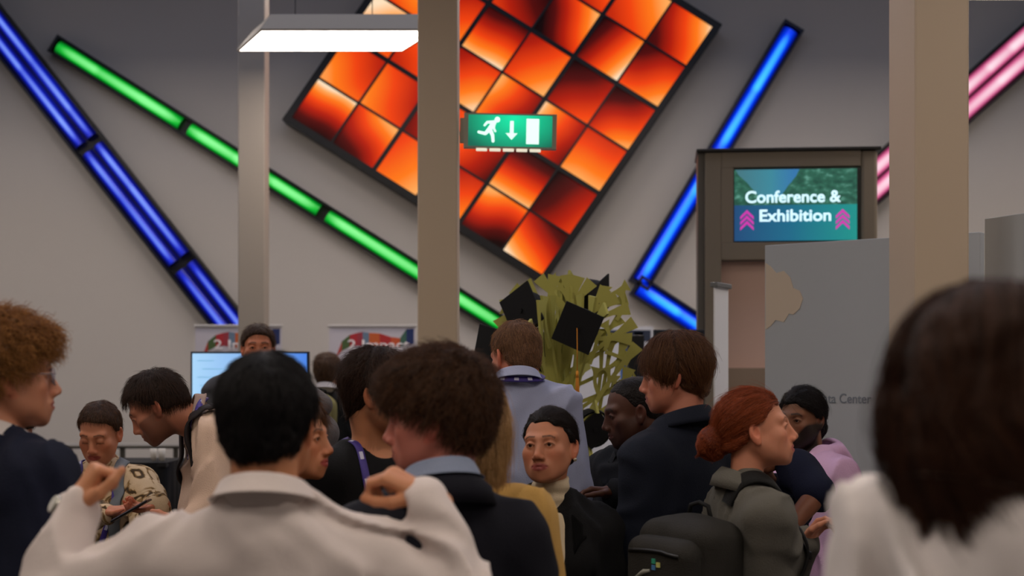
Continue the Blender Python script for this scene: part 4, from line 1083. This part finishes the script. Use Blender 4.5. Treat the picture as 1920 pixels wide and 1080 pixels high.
def cloth(name, rgb=(128, 128, 128), rough=.85, var=.08, bump=.25, bscale=260, sheen=.2): return mat(name, rgb, rough, bump=bump, bscale=bscale, var=var, vscale=14, spec=.2)
DARK = lambda: cloth('trouser_dark', (34, 34, 40))

def backpack(P, rgb, label, hb=(.15, .09, .22), zc=.28, yoff=.02, straps=True, pocket=True, twist=0, strap_rgb=None, logo=False, rolled=0):
    """a pack that lies on the back of its wearer, straps over the shoulders"""
    T, RU, s = P['T'], P['RU'] @ rz(R_(twist)), P['s']; e = P['e']; m = cloth('pack_%d_%d_%d' % rgb, rgb, .7, bump=.3); ms = cloth('strap_%d_%d_%d' % (strap_rgb or rgb), strap_rgb or tuple(int(v*.6) for v in rgb), .7)
    t = empty('backpack', (0, 0, 0)); tag(t, label, 'backpack'); t.matrix_world = Matrix.Translation(e.location) @ Matrix.Rotation(e.rotation_euler.z, 4, 'Z')
    c = P['cloth'].drop([T(0, .2, zc)], 0)[0]+RU @ A(0, hb[1]+yoff, 0)
    f = Field(*[axis(c[a]-.36, c[a]+.36, .008) for a in range(3)])
    rbox(f, c, hb, .06, RU); f.ell(c+RU @ A(0, .0, hb[2]*.55), A(hb[0]*.95, hb[1]*1.0, hb[2]*.55), RU, .03)
    f.bump(lambda X, Y, Z: -.004*(1-2*np.abs(noise3(X*12, Y*12, Z*9))))
    V, Q = f.surface(1); mesh_np('pack_body', V, Q, m, t)
    if pocket:
        g = Field(*[axis(c[a]-.36, c[a]+.36, .008) for a in range(3)]); rbox(g, c+RU @ A(0, hb[1]+.012, .02), A(hb[0]*.84, .05, hb[2]*.70), .045, RU)
        g.bump(lambda X, Y, Z: -.003*(1-2*np.abs(noise3(X*14, Y*14, Z*11)))); V, Q = g.surface(1); pk = mesh_np('front_pocket', V, Q, m, t)
        ribbon(g, [c+RU @ A(x, hb[1]+.1, .05+hb[2]*.42-.25*abs(x)**1.6) for x in np.linspace(-hb[0]*.75, hb[0]*.75, 9)], .012, .003, .001, mat('zip_black', (12, 12, 12), .4), 'zip', pk)
        if logo:
            b = MB(); b.tube([c+RU @ A(*q) for q in ((.07, hb[1]+.062, .05), (.035, hb[1]+.064, .07), (.01, hb[1]+.064, .076))], [.003, .008, .004], 8); b.build('logo_swoosh', mat('logo_grey', (150, 150, 140), .6), pk)
            for i, cc in enumerate(((50, 150, 120), (190, 190, 110), (70, 120, 170))):
                q = c+RU @ A(-.005-(i % 2)*.018, hb[1]+.063, .104-(i//2)*.018-(.009 if i == 1 else 0)); b = MB(); b.box(-.007, .007, -.003, .003, -.007, .007); o = b.build('logo_square', mat('logo_%d' % i, cc, .6), pk); o.matrix_local = Matrix.Translation(Vector(q.tolist())) @ Matrix(RU.tolist()).to_4x4()
    h0 = c+RU @ A(-.045, -hb[1]*.4, hb[2]*1.0); h1 = c+RU @ A(.045, -hb[1]*.4, hb[2]*1.0); up = RU @ A(0, 0, .05)
    MB().tube([h0, h0+up*.8+(h1-h0)*.12, (h0+h1)/2+up, h1+up*.8-(h1-h0)*.12, h1], .007, 8).build('top_handle', ms, t)
    if straps:
        for sx in (-1, 1):
            w = P['sw']*.62
            ribbon(P['cloth'], [T(sx*.07, .17, .50), T(sx*w, .10, .56), T(sx*w*1.08, .0, .57), T(sx*w*1.1, -.12, .50), T(sx*w*1.12, -.16, .36), T(sx*w*1.2, -.15, .24), T(sx*w*1.6, -.04, .17), T(sx*w*1.3, .10, .15)], .052, .008, .012, ms, 'shoulder_strap', t, nseg=70)
            a = P['cloth'].drop([T(sx*w*1.12, -.2, .32)], .016)[0]; MB().box(-.02, .02, -.006, .004, -.012, .012, bev=.003).build('buckle', mat('buckle_black', (10, 10, 10), .4), t, a)
    return t

# 1 --- man at the left edge: curly ginger hair, glasses, navy jacket
p = person('young man in navy jacket with curly ginger-brown hair and glasses at the left edge', (16, 706, 3.3), 140, 114, pitch=0, skin=(196, 134, 104), brow=(100, 70, 44), lips=(165, 92, 80), neck=.06)
garment(p, 'jacket', cloth('navy_jacket', (24, 28, 46)), off=.026, hem=-.12, neck='collar', fold=.008, seed=1)
collar(p, cloth('white_collar', (198, 190, 186)), h=.046, dr=.008, z0=.515); collar(p, cloth('navy_jacket'), h=.03, dr=.020, z0=.505, fold=.04, open_=30, name='jacket_collar')
trousers(p, DARK()); hair(p, 'curly', (124, 80, 42), (176, 122, 66), n=5200, length=.05, curl=.9, thick=.019, front=.06, temple=.02, nape=-.07, lift=.7, fringe=1, seed=1, rad=.0006)
def glasses(P, rgb=(170, 170, 180)):
    G, hs = P['G'], P['hs']; b = MB(); m = mat('glasses_metal', rgb, .25, metal=.8)
    for sx in (-1, 1):
        pts = [G(sx*(.032+.024*math.cos(a)), -.097+.004*math.sin(a)+.006*abs(math.cos(a)), .0+.020*math.sin(a)) for a in np.linspace(0, 2*math.pi, 21)]
        b.tube(pts, .0016, 6, cap=False); b.tube([G(sx*.056, -.092, .006), G(sx*.077, -.06, .006), G(sx*.083, .01, .008), G(sx*.08, .03, -.006)], .0015, 6)
    b.tube([G(-.009, -.101, .004), G(0, -.104, .007), G(.009, -.101, .004)], .0015, 6)
    b.build('glasses', m, P['e'])
    gl = mat('glasses_lens', (200, 215, 240), .05); gl.node_tree.nodes['Principled BSDF'].inputs['Transmission Weight'].default_value = .9; gl.node_tree.nodes['Principled BSDF'].inputs['IOR'].default_value = 1.1
    for sx in (-1, 1):
        b = MB(); c = [b.bm.verts.new(tuple(G(sx*(.032+.0235*math.cos(a)), -.0975+.006*abs(math.cos(a))*0, .0195*math.sin(a)))) for a in np.linspace(0, 2*math.pi, 20, endpoint=False)]; b.bm.faces.new(c); bmesh.ops.solidify(b.bm, geom=b.bm.faces[:], thickness=.0012); b.build('lens', gl, P['e'])
glasses(p)

# 2 --- man in white shirt seen from behind, both hands raised
p = person('man in white shirt with short black hair seen from behind, both hands raised', (503, 793, 2.67), 180, 176, skin=(196, 134, 96), neck=.060, shoulder=1.04, s=1.03, drop=.035,
    arms={'R': dict(shoulder=W(700, 1050, 2.68), elbow=W(890, 1172, 2.62), wrist=W(800, 930, 2.74), dir=(-.78, .1, .42), n=(-.38, .35, -.85), curl=(46, 60, 40), thumb=.9),
          'L': dict(shoulder=W(306, 1040, 2.68), elbow=W(74, 1165, 2.64), wrist=W(140, 950, 2.76), dir=(.42, .15, .8), n=(.75, .45, -.45), curl=(78, 82, 55), thumb=.45)})
m_white = cloth('white_shirt', (214, 202, 196), .8, .04, bump=.15); m_white_c = m_white
garment(p, 'shirt', m_white, off=.016, hem=-.08, neck='collar', fold=.013, seed=2, step=.008, loose=1.0)
collar(p, m_white, h=.044, dr=.009, z0=.515)
trousers(p, DARK()); hair(p, 'short', (16, 14, 15), (30, 26, 26), n=7500, length=.024, thick=.013, nape=-.068, lift=.25, jitter=.12, seed=2, rad=.0005)
def watch(P, side):
    q = P['arms'][side]; d = unit(q['wr']-q['el']); c = q['wr']-d*.012; R3 = np.stack([np.cross(q['n'], d), q['n'], d], 1); M4 = Matrix.Translation(Vector(c.tolist())) @ Matrix(R3.tolist()).to_4x4()
    b = MB(); b.lathe([(.031, -.009), (.034, -.009), (.034, .009), (.031, .009)], 28); o = b.build('watch_band', mat('watch_steel', (190, 186, 176), .25, metal=.9), P['e']); o.matrix_local = M4
    b = MB(); b.tube([(0, -.031, 0), (0, -.043, 0)], .018, 24); f = b.build('watch_case', mat('watch_steel'), o)
    b = MB(); b.tube([(0, -.0432, 0), (0, -.0442, 0)], .0155, 24); b.build('watch_dial', mat('watch_dial', (225, 222, 210), .2), o)
watch(p, 'L')

# 3 --- woman with cropped brown hair and floral blouse looking at a phone
p = person('woman with cropped brown hair in patterned cream blouse looking down at a phone', (187, 812, 5.6), 4, -6, pitch=22, female=True, s=.93, hs=.96, neck=.047, skin=(186, 122, 92), lips=(150, 70, 62), brow=(60, 38, 26), eyes='closed', shoulder=.95,
    arms={'R': dict(elbow=W(108, 990, 5.45), wrist=W(198, 960, 5.15), dir=(1, -.1, .12), n=(0, -.4, .9), curl=(28, 35, 25), thumb=.5),
          'L': dict(elbow=W(288, 990, 5.45), wrist=W(296, 948, 5.15), dir=(-1, -.1, -.12), n=(0, -.4, .9), curl=(22, 30, 20), thumb=.4)})
def floral():
    m = cloth('floral_blouse', (196, 172, 142)); nt = m.node_tree; N, L = nt.nodes, nt.links; b = N['Principled BSDF']
    tc = N.new('ShaderNodeTexCoord'); n = N.new('ShaderNodeTexNoise'); n.inputs['Scale'].default_value = 15; n.inputs['Detail'].default_value = 2; n.inputs['Distortion'].default_value = 1.6; L.new(tc.outputs['Object'], n.inputs['Vector'])
    r = N.new('ShaderNodeValToRGB'); L.new(n.outputs['Fac'], r.inputs[0]); cr = r.color_ramp; cr.interpolation = 'EASE'
    cr.elements[0].position = .36; cr.elements[0].color = s2l((70, 56, 40))+(1,); cr.elements[1].position = .62; cr.elements[1].color = s2l((206, 182, 150))+(1,)
    e = cr.elements.new(.44); e.color = s2l((140, 110, 70))+(1,); e = cr.elements.new(.5); e.color = s2l((200, 176, 144))+(1,); L.new(r.outputs[0], b.inputs['Base Color']); return m
garment(p, 'blouse', floral(), off=.02, hem=-.1, neck='open', fold=.009, seed=3, loose=1.6)
collar(p, _M['floral_blouse'], h=.036, dr=.016, z0=.505, open_=36, fold=.05, tilt=.09); lanyard(p)
trousers(p, DARK()); hair(p, 'short', (58, 38, 26), (92, 60, 38), n=3000, length=.018, thick=.008, front=.080, temple=.046, lift=.12, jitter=.1, seed=3)
ph = empty('mobile_phone', W(246, 957, 5.06)); ph.rotation_euler = (R_(60), 0, R_(90)); tag(ph, 'dark mobile phone held by the woman in the patterned blouse', 'phone')
MB().box(-.036, .036, -.004, .004, -.074, .074, bev=.003).build('case', mat('phone_dark', (16, 14, 20), .3), ph); MB().box(-.032, .032, .0042, .005, -.068, .068).build('screen', mat('phone_screen', (70, 50, 90), .1, emit=.15), ph)
ribbon(p['cloth'], [p['T'](.085, .06, .56), p['T'](.088, -.08, .52), p['T'](.09, -.15, .40), p['T'](.10, -.15, .2)], .045, .006, .005, cloth('grey_strap', (110, 116, 124)), 'bag_strap', p['e'])

# 4 --- man bending forward with a backpack
p = person('bearded man in pale shirt bending forward to the left, wearing a grey backpack', (293, 764, 5.1), -72, -86, pitch=34, lean=30, bend=26, skin=(186, 120, 92), brow=(30, 20, 16), beard=((54, 36, 28), .6), lips=(140, 76, 66), neck=.060,
    arms={'L': dict(elbow=W(398, 945, 4.9), wrist=W(330, 1000, 4.8), dir=(-1, 0, .2)), 'R': dict(elbow=W(372, 955, 5.2), wrist=W(345, 1040, 4.95), dir=(-1, 0, .2))})
garment(p, 'shirt', cloth('pale_shirt', (206, 178, 158)), off=.016, hem=-.08, neck='collar', fold=.011, seed=4, loose=1.5)
collar(p, cloth('taupe_collar', (150, 128, 118)), h=.04, z0=.515); lanyard(p); trousers(p, DARK())
hair(p, 'short', (40, 28, 22), (66, 44, 32), n=4200, length=.035, thick=.012, front=.074, temple=.05, nape=-.045, lift=.45, jitter=.12, seed=4, fringe=.6)
backpack(p, (98, 92, 92), 'grey backpack with dark straps on the bending man in the pale shirt', hb=(.15, .07, .2), strap_rgb=(40, 34, 34))

# 5 --- sliver of a person in a navy vest
p = person('person in navy vest and light blue sleeves, mostly hidden by the left-edge man', (28, 772, 6.0), -140, -140, skin=(180, 120, 90))
garment(p, 'shirt', cloth('sky_shirt', (128, 146, 178)), off=.014, seed=5, neck='collar'); garment(p, 'vest', cloth('navy_vest', (24, 34, 54)), off=.034, sleeve='none', seed=5, neck='collar'); trousers(p, DARK())
hair(p, 'short', (60, 44, 32), n=800, seed=5)

# 6 --- man before the television
p = person('man with brown hair in grey sweater standing before the lit television', (484, 653, 7.4), 8, 12, skin=(188, 116, 84), brow=(60, 36, 24), shoulder=.85, s=1.0, hoff=(.06, 0, 0))
garment(p, 'sweater', cloth('grey_sweater', (72, 72, 76)), off=.02, seed=6); trousers(p, DARK())
hair(p, 'short', (62, 40, 26), (92, 62, 40), n=1500, length=.03, thick=.010, front=.075, temple=.032, lift=.3, jitter=.2, seed=6)

# 7 --- far man with olive rucksack
p = person('small distant man with brown hair and olive rucksack seen from behind', (615, 697, 9.4), 176, 168, skin=(178, 120, 90))
garment(p, 'jacket', cloth('black_jacket', (26, 27, 28)), off=.026, seed=7, neck='collar'); collar(p, cloth('white_collar'), h=.05, z0=.525); trousers(p, DARK())
hair(p, 'short', (72, 48, 30), (112, 78, 48), n=1300, length=.035, thick=.010, nape=-.09, seed=7)
backpack(p, (120, 114, 72), 'olive rucksack with black straps on the small distant man', hb=(.105, .08, .22), zc=.31, strap_rgb=(20, 20, 20))

# 8 --- man in black T-shirt with lanyard
p = person('man in black T-shirt with purple lanyard, dark hair over his ear, face turned right', (714, 738, 4.15), 28, 80, pitch=4, skin=(190, 128, 92), neck=.058, beard=((90, 60, 44), .3), brow=(36, 24, 18))
garment(p, 'shirt', cloth('black_shirt', (16, 16, 19)), off=.014, seed=8, neck='crew', sleeve='short'); lanyard(p); trousers(p, DARK())
hair(p, 'medium', (40, 26, 20), (66, 42, 28), n=5200, length=.05, thick=.006, front=.05, temple=.02, nape=-.085, lift=.15, seed=8)

# 9 --- woman in profile
p = person('woman in profile with brown hair smiling to the right beside the black-haired man', (551, 822, 3.75), 95, 76, female=True, s=.92, hs=.93, neck=.046, skin=(196, 132, 98), lips=(160, 70, 66), brow=(70, 44, 30))
garment(p, 'top', cloth('dark_top', (22, 22, 26)), off=.014, seed=9, neck='crew'); trousers(p, DARK())
hair(p, 'medium', (76, 48, 32), (110, 72, 44), n=3600, length=.06, thick=.006, front=.058, temple=.034, lift=.08, seed=9)

# 10 -- curly-haired man in dark suit jacket
p = person('man in dark suit jacket with thick wavy brown hair, face in profile to the left', (814, 784, 3.12), 202, -97, pitch=6, skin=(196, 122, 104), lips=(160, 84, 76), brow=(50, 34, 24), neck=.058, shoulder=1.06, drop=.05, hoff=(0, 0, 0))
garment(p, 'suit_jacket', cloth('suit_navy', (21, 21, 30)), off=.024, hem=-.16, neck='collar', fold=.007, seed=10, step=.009)
collar(p, cloth('shirt_blue_grey', (132, 142, 164)), h=.046, dr=.008, z0=.517); collar(p, cloth('suit_navy'), h=.03, dr=.02, z0=.502, fold=.045, open_=34, name='jacket_collar')
trousers(p, DARK()); hair(p, 'curly', (58, 38, 26), (96, 64, 40), n=8000, length=.045, curl=.45, thick=.020, front=.045, temple=.02, nape=-.07, lift=.3, fringe=1.2, seed=10, rad=.00055)

# 11 -- blonde woman in mustard jacket
p = person('woman with long straight blonde hair and mustard jacket behind the dark-suited man', (878, 790, 3.6), 168, 176, female=True, hoff=(0, 0, .03), s=.95, hs=.97, neck=.047, skin=(200, 140, 104))
garment(p, 'jacket', cloth('mustard_jacket', (190, 150, 84)), off=.026, seed=11, neck='collar'); collar(p, cloth('mustard_jacket'), h=.03, dr=.022, z0=.505, fold=.04, open_=30)
trousers(p, DARK()); hair(p, 'long', (164, 124, 80), (206, 166, 116), n=6000, length=.26, thick=.010, lift=.02, long_to=.25, jitter=.04, seed=11, cap_step=.007)

# 12 -- man in light blue shirt seen from behind
p = person('man in light lavender-blue shirt with short fair hair, back turned, beside the tree', (966, 668, 5.1), 186, 214, pitch=16, hoff=(0, -.03, -.045), skin=(190, 120, 94), neck=.058, shoulder=.92, brow=(110, 80, 56))
garment(p, 'shirt', cloth('lavender_shirt', (158, 164, 192), .8, .04, bump=.15), off=.018, neck='collar', fold=.009, seed=12, loose=1.5); collar(p, cloth('lavender_shirt'), h=.044, dr=.009, z0=.517); lanyard(p)
trousers(p, DARK()); hair(p, 'short', (112, 78, 54), (150, 110, 76), n=3000, length=.022, thick=.006, front=.07, nape=-.075, lift=.2, jitter=.12, seed=12)

# 13 -- woman in turtleneck and black blazer
p = person('woman with slicked-back dark hair in cream turtleneck and black blazer', (1030, 838, 4.35), 12, -22, pitch=-6, roll=-4, female=True, s=.95, hs=.98, neck=.046, skin=(184, 122, 92), lips=(140, 66, 60), brow=(40, 26, 20), drop=.045, hoff=(0, 0, .02), shoulder=.97)
def turtleneck(P, m):
    T, G, s, hs = P['T'], P['G'], P['s'], P['hs']; c = (T(0, .02, .5)+G(0, .035, -.055))/2; f = Field(*[axis(c[a]-.13, c[a]+.13, .005) for a in range(3)])
    a = T(0, .018, .505); b = T(0, .018, .505)*.22+G(0, .03, -.075)*.78; r = P['neck']
    f.cap(a, b, r*s+.022, r*s+.010, .02); f.bump(lambda X, Y, Z: -.004*np.cos((Z-a[2])*170+X*9)*.6-.002*noise3(X*30, Y*30, Z*30))
    bz = b[2]+.010; f.carve(lambda X, Y, Z: Z-bz-(Y-b[1])*.25, .006); V, Q = f.surface(1); mesh_np('turtleneck', V, Q, m, P['e'])
garment(p, 'sweater', cloth('cream_knit', (206, 188, 158)), off=.012, seed=13, sleeve='none', neck='crew', fold=.004); turtleneck(p, cloth('cream_knit'))
garment(p, 'blazer', cloth('black_blazer', (15, 15, 17)), off=.026, seed=13, neck='v', hem=-.15); collar(p, cloth('black_blazer'), h=.03, dr=.026, z0=.50, fold=.04, open_=48, name='blazer_collar', tilt=.08); lapels(p, cloth('black_blazer'))
trousers(p, DARK()); hair(p, 'slick', (26, 20, 19), (46, 34, 30), n=4200, length=.09, thick=.006, front=.074, temple=.042, nape=-.06, lift=.0, jitter=.03, bun=((0, .118, -.01), (.036, .032, .036)), seed=13, cap_step=.005)
MB().tube([p['G'](.083, .0, -.042), p['G'](.086, -.002, -.046)], .005, 10).build('earring', mat('pearl', (200, 190, 170), .3), p['e'])

# 14 -- man with shaved head
p = person('man with shaved head in dark jacket looking left, in front of the tree', (1186, 772, 5.25), -50, -82, pitch=12, hs=1.06, skin=(82, 48, 34), lips=(90, 48, 42), brow=(22, 14, 11), neck=.062, beard=((30, 18, 14), .4), iris=(30, 20, 14),
    arms={'R': dict(elbow=W(1230, 940, 5.0), wrist=W(1150, 924, 4.85), dir=(-1, -.1, .1), n=(0, -.3, -1), curl=(30, 30, 20))})
garment(p, 'jacket', cloth('dark_jacket', (20, 22, 28)), off=.024, seed=14, neck='collar'); collar(p, cloth('dark_jacket'), h=.04, dr=.014, z0=.51)
ribbon(p['cloth'], [p['T'](.10, -.14, .50), p['T'](.08, -.16, .40), p['T'](.05, -.17, .28), p['T'](.03, -.17, .12)], .008, .002, .003, mat('white_cord', (190, 190, 195), .6), 'lanyard', p['e'])
trousers(p, DARK()); hair(p, 'short', (28, 20, 17), n=2500, length=.006, thick=.0015, front=.08, temple=.05, nape=-.055, lift=.6, seed=14, cap_step=.005, rad=.0004)

# 15 -- man with long brown hair in navy jacket
p = person('man with straight brown hair in navy jacket, profile to the left, back half turned', (1263, 704, 4.68), 226, -99, pitch=7, skin=(184, 118, 94), lips=(150, 84, 76), brow=(80, 52, 36), neck=.058, shoulder=1.02, s=1.03, drop=.04, hoff=(0, 0, .015))
garment(p, 'jacket', cloth('ink_jacket', (18, 23, 36)), off=.03, hem=-.15, neck='collar', seed=15, fold=.007); collar(p, cloth('ink_jacket'), h=.052, dr=.016, z0=.512, fold=.034)
trousers(p, DARK()); hair(p, 'medium', (76, 48, 32), (118, 80, 52), n=6500, length=.07, thick=.012, front=.05, temple=.02, nape=-.10, lift=.10, jitter=.12, seed=15)

# 16 -- red-haired woman with backpack
p = person('red-haired woman with curly bun in grey jacket, profile to the right, wearing a backpack', (1419, 806, 4.25), 102, 84, pitch=-8, female=True, s=.97, hs=1.0, neck=.048, skin=(208, 140, 110), lips=(178, 92, 84), brow=(130, 72, 46), shoulder=.86, drop=.03, hoff=(0, 0, .015),
    arms={'L': dict(elbow=W(1475, 1075, 4.7), wrist=W(1512, 1012, 4.42), dir=(.62, -.2, .74), n=(.3, -.6, -.5), curl=(38, 40, 30), thumb=.7), 'R': dict(elbow=W(1440, 1085, 4.15))})
garment(p, 'jacket', cloth('olive_grey_jacket', (98, 95, 88)), off=.018, seed=16, neck='v', fold=.010, loose=1.2); collar(p, cloth('olive_grey_jacket'), h=.036, dr=.016, z0=.508, fold=.04, open_=30)
garment(p, 'blouse', cloth('pink_blouse', (200, 160, 170)), off=.003, sleeve='none', seed=17, neck='open', fold=.001)
trousers(p, DARK()); hair(p, 'slick', (124, 56, 30), (170, 84, 46), n=6500, length=.08, thick=.006, front=.066, temple=.036, nape=-.06, lift=.02, jitter=.08, bun=((0, .138, -.022), (.052, .044, .052)), seed=16, cap_step=.005)
hair_lock = p['G']
backpack(p, (44, 42, 38), 'dark grey backpack with small coloured logo on the red-haired woman', hb=(.15, .095, .21), zc=.22, strap_rgb=(26, 26, 26), logo=True, twist=28)

# 17 -- bearded man in pink hoodie
p = person('bearded man with tied-back black hair in lilac-pink hoodie', (1502, 786, 5.6), -64, -42, pitch=3, skin=(124, 82, 60), lips=(110, 64, 56), brow=(20, 14, 12), beard=((18, 13, 12), .95), neck=.058, s=1.0, iris=(30, 18, 12), shoulder=1.02)
m_hood = cloth('lilac_hoodie', (210, 172, 208)); garment(p, 'hoodie', m_hood, off=.028, seed=18, neck='crew', fold=.010, loose=1.4)
def hood(P, m):
    T = P['T']; c = T(0, .08, .5); f = Field(*[axis(c[a]-.24, c[a]+.24, .007) for a in range(3)])
    c = T(0, .08, .5); pts = [T(.02, -.10, .44), T(.085, -.075, .505), T(.105, .01, .545), T(.07, .10, .555), T(0, .125, .56), T(-.07, .10, .555), T(-.105, .01, .545), T(-.085, -.075, .505), T(-.02, -.10, .44)]
    for a, b in zip(pts, pts[1:]): f.cap(a, b, .036, .040, .02)
    f.ell(T(0, .13, .50), (.115, .07, .095), None, .03); f.ell(T(0, .10, .565), (.07, .045, .04), None, .02, 's')
    f.bump(lambda X, Y, Z: -.006*(1-2*np.abs(noise3(X*14, Y*14, Z*14)))); V, Q = f.surface(1); mesh_np('hood', V, Q, m, P['e'])
hood(p, m_hood); trousers(p, DARK())
hair(p, 'slick', (20, 16, 16), (34, 27, 26), n=3600, length=.09, thick=.010, front=.062, temple=.034, nape=-.07, lift=.02, jitter=.06, bun=((0, .112, -.035), (.044, .04, .055)), seed=17)

# 18 -- person in navy T-shirt behind the red-haired woman
p = person('person in navy short-sleeved T-shirt hidden behind the red-haired woman, one arm showing', (1424, 822, 5.0), 10, 10, skin=(124, 76, 54), s=1.0, shoulder=1.0,
    arms={'L': dict(shoulder=W(1492, 880, 4.92), elbow=W(1534, 925, 4.8), wrist=W(1462, 1010, 4.7), dir=(-.8, -.2, -.5), n=(0, -.5, -1))})
garment(p, 'shirt', cloth('navy_tee', (20, 24, 46)), off=.016, sleeve='short', short_at=.95, seed=19, fold=.006); trousers(p, DARK())
hair(p, 'short', (26, 20, 18), n=800, seed=18)

# 19 -- long dark-haired woman at the right edge
p = person('woman with very long dark hair and white blouse, large and blurred at the right edge', (1900, 752, 1.55), 124, 104, female=True, s=.95, hs=1.0, neck=.05, skin=(196, 130, 96), hoff=(0, 0, -.03), pitch=0, shoulder=.92)
garment(p, 'blouse', cloth('white_blouse', (232, 224, 220), .8, .04, bump=.15), off=.022, neck='collar', fold=.018, seed=20, loose=1.6); collar(p, cloth('white_blouse'), h=.046, dr=.016, z0=.515)
trousers(p, DARK()); hair(p, 'long', (44, 27, 19), (84, 52, 34), n=11000, length=.36, thick=.014, lift=.02, long_to=.55, lshift=.24, jitter=.03, seed=20, cap_step=.007, rad=.0005)

# 20 -- stooping person in navy behind the turtleneck woman
p = person('stooping person in navy jumper at the foot of the tree, behind the turtleneck woman', (1030, 862, 5.7), -74, -84, lean=24, bend=30, skin=(170, 110, 84), s=1.02)
garment(p, 'jumper', cloth('navy_jumper', (20, 28, 44)), off=.026, seed=21, neck='crew'); trousers(p, DARK()); hair(p, 'short', (40, 30, 26), n=700, seed=21)
